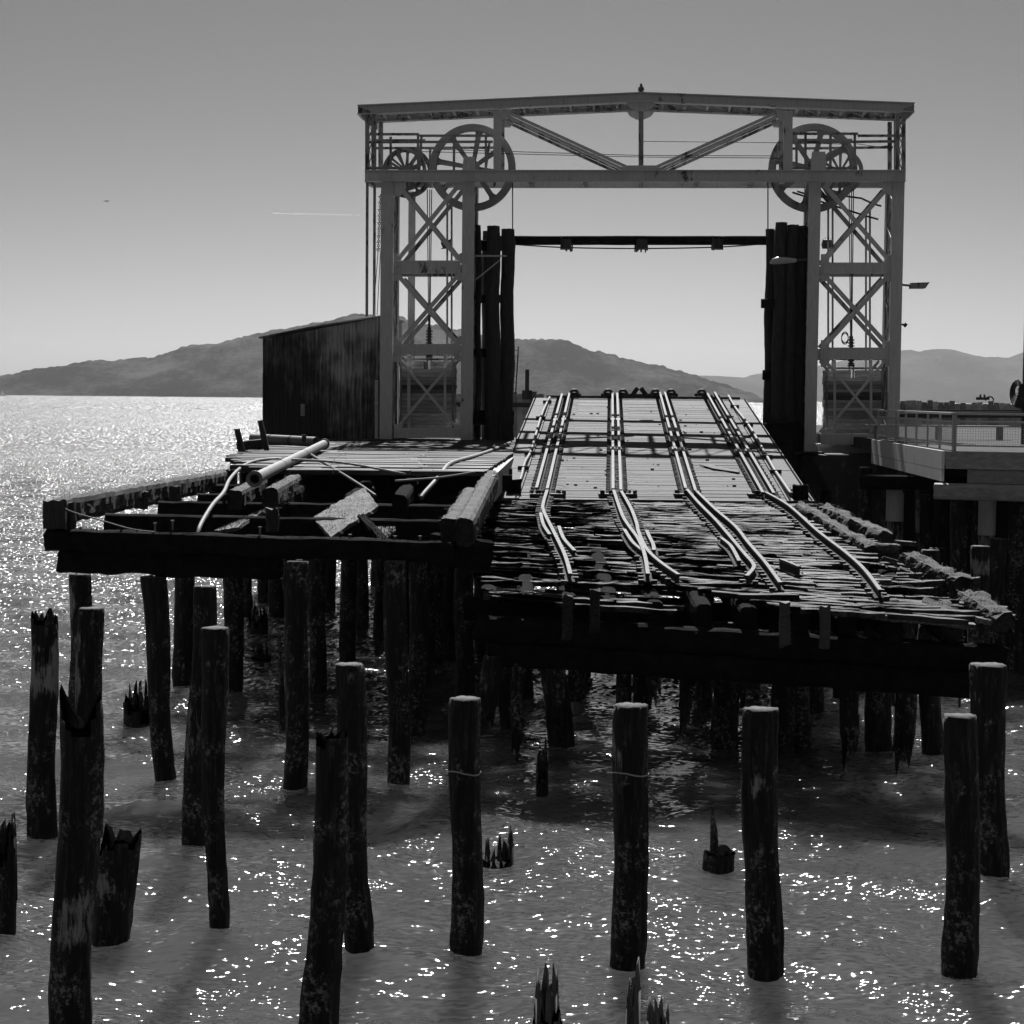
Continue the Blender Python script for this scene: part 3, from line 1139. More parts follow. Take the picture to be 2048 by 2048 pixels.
holes = [(.10, .20, .74, .92), (.17, .24, .60, .84), (.04, .10, .3, .36), (.12, .2, .38, .42), (.26, .36, .2, .26), (.3, .42, .08, .13), (.36, .52, .52, .57), (.4, .5, .7, .74), (.52, .6, .2, .3), (.40, .52, .0, .1), (.30, .36, .45, .62), (.40, .60, .0, .06), (.05, .14, .12, .2), (.80, 1.0, .30, .38), (.86, 1.0, .12, .2), (.20, .27, .2, .27), (.44, .5, .32, .4)]
mb = MB()
nb = 74
rnd = random.Random(21)
for k in range(nb):
    t0 = k / nb; rag = 1.0 if k < nb * .42 else .35
    wf = rnd.uniform(.62, .95) if rag == 1 else rnd.uniform(.86, .99)
    t1 = (k + wf) / nb
    s_ = rnd.uniform(-.015, .02) + (rnd.random() < .2) * rnd.uniform(0, .05)
    end = 1.0 + rnd.uniform(-.05, .03) - (rnd.random() < .3) * rnd.uniform(0, .12) * (t0 < .8)
    if .4 < t0 < .9: end -= .035
    while s_ < end - .01:
        ln = rnd.uniform(.05, .32)
        s2 = min(end, s_ + ln)
        mid_s, mid_t = (s_ + s2) / 2, (t0 + t1) / 2
        skip = rnd.random() < (.03 if .6 < mid_s < .86 else .12 * rag)
        for (a0, a1, b0, b1) in holes:
            if a0 < mid_s < a1 and b0 < mid_t < b1:
                skip = True
        if not skip:
            good = (.62 < mid_s < .80 and mid_t < .95)
            js = .012 if good else .055 * rag
            dz0 = rnd.uniform(-js, js * .4) - .01; dz1 = dz0 + rnd.uniform(-js, js)
            sag = -.10 * math.exp(-((mid_s - .25) / .2) ** 2) * (mid_t < .5)
            tn = rnd.uniform(-.45, .35) + (1.0 if good and rnd.random() < .6 else 0) + (rnd.random() < .12) * 3.2 * (mid_t < .42) + (rnd.random() < .05) * 1.5
            nsub = max(1, int((s2 - s_) / .03))
            sk = rnd.uniform(-.1, .1) / nb
            jg0 = [rnd.uniform(-.06, .06) / nb * 3 for _ in range(nsub + 1)]
            jg1 = [rnd.uniform(-.12, .12) / nb for _ in range(nsub + 1)]
            top0 = []
            for q in range(nsub + 1):
                ss = lerp(s_, s2, q / nsub)
                dz = lerp(dz0, dz1, q / nsub) + sag + rnd.uniform(-.012, .008)
                tp_ = .35 if (q in (0, nsub) and rnd.random() < .5) else 1
                tm = (t0 + t1) / 2
                ta = tm + (t0 - tm + jg0[q] * .5) * tp_; tb = tm + (t1 - tm + jg1[q]) * tp_
                a = apt(ss, ta, dz); b = apt(ss, tb, dz + rnd.uniform(-.008, .008))
                top0.append(mb.addv([a, b, V((b.x, b.y, b.z - .075)), V((a.x, a.y, a.z - .075))], tn))
            for q in range(nsub):
                A, B_ = top0[q], top0[q + 1]
                for e in range(4):
                    mb.face((A + e, B_ + e, B_ + (e + 1) % 4, A + (e + 1) % 4))
            mb.face([top0[0] + e for e in range(4)]); mb.face([top0[-1] + e for e in (3, 2, 1, 0)])
        s_ = s2 + rnd.uniform(.002, .006)
mb.build('deck', 'rot', apron)
# stringers
for k, s_ in enumerate((.02, .10, .19, .28, .37, .47, .56, .66, .75, .84, .95)):
    mb = MB()
    ex = rnd.uniform(.0, .03)
    mb.rough_timber(apt(s_, ex + .025, -.30), apt(s_, .99, -.30), .26, .38, .018, .25, 0, k, tone=.25)
    mb.build('stringer', 'beam', apron, smooth=False)
# ragged posts ends sticking up at the broken front edge
for x, y, pl_ in ((1570, 1213, 1), (1650, 1220, 1), (1135, 1200, 0), (1190, 1190, 0)):
    c = ap(x, y)
    c = P(x, y + 8, c.y - .25)
    mb = MB()
    mb.rough_timber(c + V((0, 0, -.5)), c + V((0, 0, .12)), .15, .16, .02, .1, 10, int(x), up=(0, 1, 0), tone=.9)
    mb.build('broken_stub', 'deckl' if pl_ else 'moss', apron)
# front cap, two timbers deep, then caps behind
fl_t, fr_t = P(954, 1228, 28.9), P(2008, 1290, 27.2)
for q, (dz, ov) in enumerate(((-.20, 0), (-.585, -.25))):
    mb = MB()
    a = fl_t + V((-ov, 0, dz)); b_ = fr_t + V((ov, 0, dz))
    mb.rough_timber(a, b_, .4, .385, .035, .15, 120, q + 3)
    mb.build('cap_beam', 'beam', apron)
for yy_, zz in ((32.2, 2.20), (36.2, 2.55), (39.6, 2.85)):
    mb = MB()
    xl = apt(0, (yy_ - 28.9) / 11).x - .3; xr = apt(1, (yy_ - 28.9) / 11).x - .6
    mb.rough_timber((xl, yy_, zz), (xr, yy_ - .5, zz - .05), .4, .4, .02, .4, 0, 9)
    mb.build('cap_beam', 'beam', apron)


def support_pile(parent, xt, yt_or_z, xb, yb, wd, seed, zt=None, kind='flat', fray=False, Y=None, pale=None, name='pile'):
    if Y is None:
        B = PZ(xb * K, yb * K, 0)
    else:
        B = P(xb * K, yb * K, Y)
    r = wd * K * B.y / F / 2
    T = P(xt * K, yt_or_z * K, B.y) if zt is None else V((P(xt * K, 1000, B.y).x, B.y, zt))
    mb = MB()
    if fray:
        mb2 = MB()
        pile_mesh(mb2, (B.x, B.y + r), (T.x, T.y + r, T.z - B.z), r * .8, r, seed, kind, .12, pale, True, 20, 0)
        mb2.v = [(x, y, z + B.z) for x, y, z in mb2.v]
        rn = random.Random(seed)
        for q in range(26):
            a = rn.random() * 6.28
            x, y = B.x + math.cos(a) * r * .75 * rn.random(), B.y + r + math.sin(a) * r * .7
            mb2.tube([(x, y, B.z + .4), (x + rn.uniform(-.04, .04), y, B.z + .1), (x + rn.uniform(-.05, .05), y, B.z - rn.uniform(.0, .28))], [.03, .035, .006], 5)
        return mb2.build('hanging_pile', ['pile', 'cut'], parent, smooth=True)
    pile_mesh(mb, (B.x, B.y + r), (T.x, T.y + r, T.z), r, r * 1.02, seed, kind, -1.2, pale, fray, 20)
    return mb.build(name, ['pile', 'cut'], parent, smooth=True)


for (xt, xb, yb, wd, sd_) in ((1030, 1062, 1410, 50, 1), (1372, 1372, 1415, 50, 2), (1480, 1480, 1412, 44, 3), (1512, 1512, 1408, 40, 4),
                              (1545, 1545, 1340, 27, 5), (1664, 1664, 1418, 48, 6), (1762, 1762, 1418, 40, 7), (1180, 1180, 1400, 30, 8), (930, 965, 1380, 34, 9)):
    support_pile(apron, xt, 0, xb, yb, wd, 50 + sd_, zt=2.1)
for (xt, xb, yb, wd, sd_) in ((935, 915, 1345, 44, 1), (980, 975, 1385, 26, 2), (1050, 1045, 1350, 40, 3), (1290, 1292, 1345, 18, 4), (1400, 1395, 1300, 30, 7), (1240, 1236, 1290, 26, 8), (1612, 1606, 1400, 42, 5), (1715, 1710, 1415, 48, 6)):
    support_pile(apron, xt, 1240, xb, yb, wd, 70 + sd_, fray=True, Y=28.6, kind='flat')
for yy_ in (36.3, 39.5):
    for k in range(7):
        x = lerp(0.2, 7.6, k / 6) + rnd.uniform(-.2, .2)
        mb = MB()
        pile_mesh(mb, (x, yy_), (x + rnd.uniform(-.1, .1), yy_, 2.5), .17, .17, 90 + k, 'flat', -1, None, False, 14)
        mb.build('pile', ['pile', 'cut'], apron, smooth=True)
# iron rods hanging below the cap
for x, y0, y1 in ((1918, 1385, 1415), (1800, 1383, 1398)):
    mb = MB()
    mb.tube([P(x, y0 - 30, 27.4), P(x + 1, y1, 27.4)], .02, 6)
    mb.build('tie_rod', 'rusty', apron)

# apron rails (pixel paths of the rail heads), foot = head - RH
def arail(pts, name='rail', h=RH, parent=None, lift=None):
    q = []
    for k, (x, y) in enumerate(pts):
        l_ = (lift[k] if lift else 0)
        p = ap(x, y, h + l_)
        q.append(V((p.x, p.y, p.z - h)))
    q = smooth_path(q, 6)
    mb = MB()
    rail_geo(mb, q, h)
    o = mb.build(name, ['rail', 'webs'], parent if parent is not None else apron)
    mbp = MB()
    d = 0
    for a, b_ in zip(q[:-1], q[1:]):
        L = (b_ - a).length
        while d < L:
            c = lerp(a, b_, d / L)
            dv = (b_ - a).normalized(); sdv = dv.cross(V((0, 0, 1))).normalized()
            for sx in (-1, 1):
                if rnd.random() < .8:
                    e = c + sdv * sx * .10
                    mbp.box(e.x - .045, e.x + .045, e.y - .055, e.y + .055, e.z - .03, e.z + .03 + .02 * rnd.random())
            d += .3
        d -= L
    if parent is None and len(mbp.v):
        mbp.build('rail_clips', 'rusty', o, kind='stuff')
    return o


arail([z4(*p) for p in ((285, 722), (262, 800), (264, 850), (325, 975), (390, 1110), (425, 1228))])
arail([z4(*p) for p in ((686, 722), (735, 865), (775, 935), (830, 1010), (862, 1075), (880, 1140), (893, 1228))])
arail([z4(*p) for p in ((732, 728), (790, 830), (826, 925), (835, 970), (875, 1060), (925, 1120), (1000, 1180), (1078, 1232))])
arail([z4(*p) for p in ((1128, 716), (1200, 800), (1300, 900), (1400, 1015), (1480, 1110), (1528, 1165), (1530, 1195), (1492, 1240))])
arail([z4(*p) for p in ((1186, 728), (1300, 838), (1420, 940), (1500, 1040), (1600, 1155), (1692, 1280))])
arail([z8(*p) for p in ((388, 68), (530, 150), (700, 300), (870, 430), (980, 530), (1074, 652))])
# frog pieces and cut offs that are still spiked down
for pl in (((355, 940), (385, 1015), (450, 1088)), ((750, 958), (800, 1035), (858, 1085)), ((885, 965), (905, 1010), (925, 1050), (930, 1085)), ((1335, 1010), (1395, 1060), (1445, 1150)), ((245, 860), (262, 930), (300, 990))):
    arail([z4(*p) for p in pl], 'guard_rail', .12, apron)
o = arail([z4(1692, 1138), z4(1750, 1160), z4(1806, 1184)], 'rail_offcut', .17, parent=ramp_o)
o.parent = None; o.location = V(o['_w'])
tag(o, 'short cut off length of rail lying loose between the two right rails', 'rail')

# mossy side logs on the right of the apron
def log(name, a, b_, w_, h_, seed, tuft, parent, amp=.045, mat='moss'):
    mb = MB()
    mb.rough_timber(a, b_, w_, h_, amp, .12, tuft, seed)
    return mb.build(name, mat, parent, smooth=False)


def on(px, py, z):
    return PZ(px, py, z)


log('curb_log', ap(1600, 1016, .02), ap(1742, 1102, .0), .24, .24, 1, 300, apron, .06)
log('curb_log', ap(1645, 1020, .06), ap(1774, 1080, .06), .28, .28, 2, 300, apron, .07)
log('curb_log', ap(1818, 1120, .0), ap(1925, 1172, .0), .28, .28, 3, 300, apron, .07)
log('curb_log', ap(1935, 1198, .0), ap(2006, 1245, -.05), .32, .30, 4, 300, apron, .08)
log('curb_log', ap(1870, 1215, -.1), ap(1905, 1262, -.25), .32, .3, 5, 300, apron, .08)
rnd = random.Random(77)
for k in range(26):
    t_ = rnd.uniform(.02, .72)
    c = apt(rnd.uniform(.90, .995), t_, rnd.uniform(-.12, .0))
    ln = rnd.uniform(.3, .9)
    mb = MB()
    an = rnd.uniform(-.5, .5)
    e = c + V((math.cos(an) * ln, math.sin(an) * ln * .6, rnd.uniform(-.12, .05)))
    mb.rough_timber(c, e, rnd.uniform(.10, .22), rnd.uniform(.05, .10), .02, .08, 8, k)
    mb.build('broken_board', 'rot', apron)
# bright foam-like lump by the hinge corner
for x, y, r_ in ((1768, 1098, .16), (1590, 985, .12)):
    c = ap(x, y)
    mb = MB()
    mb.rough_timber(c + V((-r_ * 1.4, 0, .04)), c + V((r_ * 1.4, -.1, .02)), r_ * 1.6, r_, .04, .06, 30, int(x))
    mb.build('broken_stub', 'mat', apron)

# ------------------------------------------------------------------ left wharf
wharf = thing('timber_wharf', 'timber wharf on piles at the left, its front decking gone and beams bare', 'wharf', (P(500, 900, 35).x, 35, 0))
WZ = lambda Y: 4.4 + .0055 * (Y - 35.7)
# decking polygon rows
wl = [(388, 947), (440, 926), (490, 905), (520, 886), (528, 872)]
mb = MB()
rnd = random.Random(8)
Yf, Yb = 35.7, 60.5
nb = 100
for k in range(nb):
    y0 = lerp(Yf, Yb, k / nb); y1 = y0 + (Yb - Yf) / nb * rnd.uniform(.86, .97)
    z = WZ(y0) + rnd.uniform(-.015, .01)
    xl = lerp(-5.0, -6.2, min(1, (y0 - Yf) / 6)) if y0 < 42 else lerp(-6.2, -7.1, min(1, (y0 - 42) / 12))
    if k < 6: xl = -4.2 - k * .15
    xl += rnd.uniform(-.25, .25) * (1 if k < 40 else .3)
    xr = lerp(-.52, 0.10, (y0 - Yf) / 12) if y0 < 48 else .1
    xr += rnd.uniform(-.03, .02)
    cuts = [xl, lerp(xl, xr, rnd.uniform(.25, .4)), lerp(xl, xr, rnd.uniform(.6, .75)), xr]
    for a, b_ in zip(cuts[:-1], cuts[1:]):
        if rnd.random() < .03 and k > 3: continue
        dz = rnd.uniform(-.015, .015)
        mb.hexa([(a + .01, y0, z - .09 + dz), (b_ - .01, y0 + rnd.uniform(-.02, .02), z - .09), (b_ - .01, y1, z - .09), (a + .01, y1, z - .09 + dz),
                 (a + .01, y0, z + dz), (b_ - .01, y0, z), (b_ - .01, y1, z), (a + .01, y1, z + dz)], rnd.uniform(-.1, .6))
mb.build('deck', 'deckl', wharf)
mb = MB()
mb.beam((P(974, 940, 35.7).x + .03, 35.75, 4.08), (P(1019, 899, 47.5).x + .1, 48.5, 4.12), .22, .5)
mb.build('edge_beam', 'grey', wharf)
# front beams (double) at Y 28.5
mb = MB(); mb.rough_timber(P(94, 1078, 28.5) + V((0, 0, 0)), P(905, 1104, 28.5), .36, .32, .03, .15, 150, 1); mb.build('cap_beam', 'beam', wharf)
mb = MB(); mb.rough_timber(P(122, 1121, 28.6), P(560, 1133, 28.6), .34, .36, .045, .14, 150, 2); mb.build('cap_beam', 'beam', wharf)
mb = MB(); mb.rough_timber(P(870, 1098, 29.0), P(975, 1112, 29.6), .3, .5, .03, .2, 0, 3); mb.build('cap_beam', 'beam', wharf)
# long mossy outer stringer
log('outer_stringer', P(115, 1022, 28.5), P(462, 956, 43.0), .30, .40, 11, 900, wharf, .03)
mb = MB(); mb.rough_timber(P(110, 1058, 28.35), P(110, 1000, 28.35), .34, .22, .015, .12, 0, 4, up=(0, 1, 0)); mb.build('corner_post', 'beamv', wharf)
mb = MB(); mb.rough_timber(P(134, 1058, 28.7), P(134, 1004, 28.7), .26, .22, .015, .12, 0, 4, up=(0, 1, 0)); mb.build('corner_post', 'beamv', wharf)
# inner caps and stringers
for (x0, y0, x1, y1, Y) in ((212, 1049, 880, 1062, 30.4), (318, 1022, 905, 1030, 33.6), (395, 1005, 930, 1006, 36.9), (420, 985, 940, 987, 40.5)):
    mb = MB(); mb.rough_timber(P(x0, y0, Y), P(x1, y1, Y), .3, .36, .02, .25, 0, int(Y)); mb.build('cap_beam', 'beam', wharf)
for (x0, y0, Y0, x1, y1, Y1, mt, w_) in ((540, 998, 32.2, 600, 962, 36.5, 'moss', .26), (470, 1000, 33.0, 545, 962, 38.5, 'moss', .26), (560, 1010, 33.5, 640, 965, 38, 'beam', .26),
                                        (700, 1012, 33.5, 745, 968, 38.5, 'beam', .26), (800, 1010, 33, 830, 965, 38.5, 'beam', .26)):
    log('stringer', P(x0, y0, Y0), P(x1, y1, Y1), w_, .36, int(x0), 200 if mt == 'moss' else 0, wharf, .03, mt)
log('stringer', P(903, 1060, 28.7), P(945, 995, 34.0), .34, .36, 61, 300, wharf, .03, 'moss')
log('stringer', P(930, 1064, 28.6), P(982, 962, 37.0), .30, .44, 62, 300, wharf, .03, 'moss')
for (x, yt, yb_, Y) in ((545, 1018, 1060, 29.5), (285, 985, 1015, 33.5), (350, 975, 1010, 35)):
    mb = MB(); mb.rough_timber(P(x, yb_, Y), P(x, yt, Y), .2, .2, .03, .1, 20, x, up=(0, 1, 0)); mb.build('post', 'beamv', wharf)
# bolts standing proud of the beams
mb = MB()
for x, y in ((310, 1052), (345, 1047), (520, 1060), (700, 1075), (790, 1078), (640, 1030), (745, 1030), (460, 1005), (580, 990), (840, 1078)):
    c = P(x, y, 28.5 if y > 1045 else 33.6)
    mb.tube([c + V((0, 0, -.1)), c + V((0, 0, .04))], .015, 5)
    mb.tube([c + V((0, 0, .03)), c + V((0, 0, .05))], .03, 6)
mb.build('bolts', 'rail', wharf)
for (xt, xb, yb, wd, sd_) in ((343, 343, 1300, 38, 1), (437, 437, 1305, 38, 2), (519, 519, 1165, 28, 3), (560, 556, 1485, 44, 4), (600, 597, 1305, 32, 5), (656, 655, 1250, 31, 6),
                              (745, 752, 1480, 42, 7), (790, 786, 1385, 36, 8), (826, 826, 1255, 18, 9), (876, 876, 1340, 36, 10), (715, 716, 1207, 22, 11), (682, 682, 1190, 24, 12),
                              (765, 765, 1230, 30, 13), (625, 622, 1150, 22, 14), (850, 850, 1190, 24, 15), (905, 915, 1230, 34, 16)):
    Yb_ = PZ(xb * K, yb * K, 0).y
    support_pile(wharf, xt, 0, xb, yb, wd, 110 + sd_, zt=3.45 if Yb_ > 30 else 3.35)
for yy_ in (39.5, 43, 46.5, 50, 54, 58):
    for k in range(6):
        x = lerp(-7.0, -.2, k / 5) + rnd.uniform(-.3, .3)
        if yy_ < 50 and k < 4: continue
        mb = MB()
        pile_mesh(mb, (x, yy_), (x, yy_, 4.0), .17, .17, 200 + k, 'flat', -1, None, False, 12)
        mb.build('pile', ['pile', 'cut'], wharf, smooth=True)
    mb = MB(); mb.beam((max(-7.1, -5.6 - (yy_ - 39.5) * .09), yy_, 4.02), (.0, yy_, 4.02), .3, .34); mb.build('cap_beam', 'beam', wharf)
# thin splintered pile leaning on the wharf pile
mb = MB()
B = PZ(405 * K, 1390 * K, 0); T = P(558 - 0, 1260, B.y)
mb.tube([P(565, 1465, 29.6), P(563, 1380, 29.6), P(558, 1262, 29.6)], [.06, .05, .008], 7)
tag(mb.build('broken_stake', 'pile', None), 'thin dark splinter of wood leaning against a wharf pile', 'stake')

# ------------------------------------------------------------------ loose things on the wharf
def pipe_thing(pts, r, label, flange0=True, flange1=True, mat='pipe'):
    t = thing('steel_pipe', label, 'pipe', V(pts[0]))
    mb = MB()
    a, b_ = V(pts[0]), V(pts[-1])
    d = (b_ - a).normalized()
    seg = 20
    u = d.cross(V((0, 0, 1))).normalized(); w_ = d.cross(u)
    def ring(c, rr): return mb.addv([c + (u * math.cos(2 * math.pi * j / seg) + w_ * math.sin(2 * math.pi * j / seg)) * rr for j in range(seg)])
    rs = [ring(a + d * .6, r * .8), ring(a, r * .8), ring(a, r), ring(b_, r), ring(b_, r * .8), ring(b_ - d * .6, r * .8)]
    for p, q in zip(rs[:-1], rs[1:]):
        for j in range(seg):
            mb.face((p + j, p + (j + 1) % seg, q + (j + 1) % seg, q + j))
    mb.face([rs[0] + j for j in range(seg)]); mb.face([rs[-1] + j for j in range(seg)][::-1])
    mb.build('barrel', mat, t, smooth=False)
    for fl, e, s_ in ((flange0, a, 1), (flange1, b_, -1)):
        if fl:
            mf = MB()
            c0 = e - d * s_ * .005; c1 = e + d * s_ * .05
            r0_ = [mf.addv([c + (u * math.cos(2 * math.pi * j / seg) + w_ * math.sin(2 * math.pi * j / seg)) * rr for j in range(seg)]) for c, rr in ((c0, r * .82), (c0, r * 1.38), (c1, r * 1.38), (c1, r * 1.02))]
            for p, q in zip(r0_[:-1], r0_[1:]):
                for j in range(seg):
                    mf.face((p + j, p + (j + 1) % seg, q + (j + 1) % seg, q + j))
            mf.build('flange', mat, t)
    for q in (.3, .62):
        mbb = MB()
        c = lerp(a, b_, q)
        mbb.tube([c - d * .02, c + d * .02], r * 1.04, 18)
        mbb.build('band', 'rusty', t)
    return t


t = pipe_thing([P(509, 958, 31.4), P(648, 888, 46)], .10, 'long white flanged pipe lying from the deck out over the open beams')
t = pipe_thing([P(505, 877, 50.0), P(632, 884, 48.5)], .13, 'white pipe lying across the deck in front of the iron shed', False, False)


def cable(name, pts, r, label, cat, mat='pipe', n=8):
    mb = MB()
    mb.tube(smooth_path([V(p) for p in pts], n), r, 8)
    return tag(mb.build(name, mat, None, smooth=True), label, cat)


cable('bent_conduit', [P(396, 1068, 28.9), P(402, 1048, 29.2), P(425, 1010, 30.5), P(447, 985, 32.5), P(460, 958, 35), P(484, 934, 37.5), P(515, 921, 39), P(560, 917, 41)], .034,
      'thin white bent pipe hanging off the left front of the wharf', 'pipe')
cable('bent_conduit', [P(1020, 886, 52), P(985, 900, 47), P(950, 912, 43), P(903, 926, 38.8), P(884, 945, 36.2), P(868, 965, 35.4), P(850, 985, 34.9), P(842, 996, 34.7)], .045,
      'thin white bent pipe drooping over the right front edge of the wharf deck', 'pipe')
cable('guy_wire', [P(115, 1004, 28.4), P(140, 1022, 28.3), P(200, 1040, 28.3), P(262, 1058, 28.3), P(310, 1064, 28.3)], .010, 'pale wire hanging along the front left corner of the wharf', 'wire')
cable('fallen_strut', [P(614, 905, 42), P(655, 930, 38), P(680, 945, 35.5)], .035, 'dark iron strut leaning down from the long white pipe', 'strut', 'rusty')
cable('fallen_strut', [P(680, 945, 35.5), P(720, 970, 34.0), P(752, 992, 33.0)], .028, 'dark iron rod sloping into the open beams behind the large slab', 'rod', 'rusty')
cable('broken_lath', [P(560, 918, 37.2), P(680, 925, 36.0), P(810, 948, 35.2)], .022, 'long thin lath lying along the broken front edge of the deck', 'lath', 'grey')
cable('broken_lath', [P(790, 962, 35.5), P(880, 955, 35.5), P(950, 944, 35.4)], .020, 'short thin lath under the right end of the deck edge', 'lath', 'grey')


def slab(label, corners, th, tufts, seed, mat='mat'):
    mb = MB()
    a, b_, c, d = [V(p) for p in corners]
    nrm = (b_ - a).cross(d - a).normalized()
    if nrm.z < 0: nrm = -nrm
    n1, n2 = 14, 8
    rn = random.Random(seed)
    idx = {}
    for side in (0, 1):
        for i in range(n1 + 1):
            for j in range(n2 + 1):
                p = lerp(lerp(a, b_, i / n1), lerp(d, c, i / n1), j / n2)
                e = (i in (0, n1)) or (j in (0, n2))
                p = p + nrm * (-th * side + rn.uniform(-.006, .006)) + V((rn.uniform(-.025, .025), rn.uniform(-.02, .02), rn.uniform(-.02, .02))) * (.6 if e else .2)
                idx[(side, i, j)] = mb.addv([p], .25)
    for side in (0, 1):
        for i in range(n1):
            for j in range(n2):
                q = [idx[(side, i, j)], idx[(side, i + 1, j)], idx[(side, i + 1, j + 1)], idx[(side, i, j + 1)]]
                mb.face(q if side == 0 else q[::-1])
    for i in range(n1):
        for j in (0, n2):
            mb.face((idx[(0, i, j)], idx[(0, i + 1, j)], idx[(1, i + 1, j)], idx[(1, i, j)]))
    for j in range(n2):
        for i in (0, n1):
            mb.face((idx[(0, i, j)], idx[(0, i, j + 1)], idx[(1, i, j + 1)], idx[(1, i, j)]))
    for k in range(tufts):
        s_, t_ = rn.random(), rn.random()
        p = lerp(lerp(a, b_, s_), lerp(d, c, s_), t_)
        tip = p + nrm * rn.uniform(.01, .04) + (c - b_).normalized() * rn.uniform(-.05, .05)
        dd = (b_ - a).normalized() * rn.uniform(.006, .014)
        i = mb.addv([p - dd, p + dd, tip])
        mb.face((i, i + 1, i + 2))
    return tag(mb.build('fallen_plank', mat, None), label, 'plank')


slab('broad frayed plank tilted across the open beams at the centre of the wharf', [P(625, 1034, 30.6), P(728, 974, 33.6), P(756, 1012, 31.2), P(662, 1072, 28.9)], .07, 900, 1)
slab('small triangular frayed plank end lodged by the front beam', [P(742, 1046, 30.6), P(797, 1041, 31.0), P(788, 1062, 29.6), P(772, 1076, 29.0)], .06, 300, 2)
slab('narrow curled frayed plank lying near the left front beam', [P(425, 1062, 29.0), P(500, 1030, 30.5), P(545, 1012, 32), P(470, 1056, 29.2)], .05, 400, 3)
slab('dark splintered board leaning behind the small plank end', [P(716, 1030, 30.2), P(728, 1028, 30.4), P(778, 1078, 28.7), P(762, 1078, 28.7)], .04, 60, 4, 'beam')
slab('pale scrap of frayed board deep among the beams', [P(708, 980, 35.6), P(745, 972, 37), P(752, 978, 36.4), P(716, 988, 35.2)], .04, 80, 5)

bf = thing('timber_barrier', 'broken timber barrier of posts and a rail at the left edge of the deck', 'barrier', P(490, 915, 46))
for (x0, y0, x1, y1, w_, nm) in ((474, 858, 489, 921, .14, 'post'), (520, 840, 535, 908, .13, 'post'), (608, 870, 609, 886, .1, 'post')):
    mb = MB(); mb.rough_timber(P(x1, y1, 46), P(x0, y0, 46), w_, .14, .01, .15, 0, x0, up=(0, 1, 0)); mb.build(nm, 'beamv', bf)
mb = MB(); mb.rough_timber(P(474, 893, 46.4), P(528, 888, 46.4), .2, .26, .02, .15, 0, 3); mb.build('rail', 'beamv', bf)
mb = MB(); mb.rough_timber(P(512, 925, 46.5), P(511, 893, 46.5), .2, .2, .02, .15, 0, 3, up=(0, 1, 0)); mb.build('post', 'beamv', bf)

# ------------------------------------------------------------------ gantry
GY = 56.2
YAW = math.radians(3.3)
U = V((math.cos(YAW), -math.sin(YAW), 0))
W_ = V((math.sin(YAW), math.cos(YAW), 0))
GC = P(1282, 600, GY); GC.z = 0


def G(px, py, v=0.0):
    """point of the frame seen at a pixel, v metres behind the front frame"""
    d = ray(px, py)
    o = V((0, 0, H))
    c = GC + W_ * v
    t = (c - o).dot(W_) / d.dot(W_)
    return o + d * t


def Gs(px, py, v):
    """same u, z as the front-frame point at that pixel, moved back v"""
    return G(px, py) + W_ * v


gantry = thing('lift_gantry', 'tall white riveted steel lift gantry with two towers and a trussed top', 'gantry', (GC.x, GC.y, 4.4))


def fbox(mb, x0, y0, x1, y1, v0, v1, tone=.25):
    """box filling the pixel rectangle on the front plane, from depth v0 to v1"""
    a = G(x0, y1); b_ = G(x1, y1); c = G(x1, y0); d = G(x0, y0)
    mb.hexa([a + W_ * v0, b_ + W_ * v0, b_ + W_ * v1, a + W_ * v1, d + W_ * v0, c + W_ * v0, c + W_ * v1, d + W_ * v1], tone)


def ibar(mb, a, b_, w_, h_, th=.03, up=(0, 0, 1)):
    """I beam: web + flanges"""
    a = V(a); b_ = V(b_)
    d = (b_ - a).normalized(); sdv = d.cross(V(up)).normalized(); u = sdv.cross(d).normalized()
    mb.beam(a, b_, th, h_ - 2 * th, up)
    mb.beam(a + u * (h_ / 2 - th / 2), b_ + u * (h_ / 2 - th / 2), w_, th, up)
    mb.beam(a - u * (h_ / 2 - th / 2), b_ - u * (h_ / 2 - th / 2), w_, th, up)


def rivets(mb, px0, px1, py0, py1, nx, ny, v=-.0, r=.02):
    for i in range(nx):
        for j in range(ny):
            c = G(lerp(px0, px1, i / max(1, nx - 1)), lerp(py0, py1, j / max(1, ny - 1))) + W_ * v
            mb.box(c.x - r, c.x + r, c.y - .018, c.y + .02, c.z - r, c.z + r)


GD = 1.6
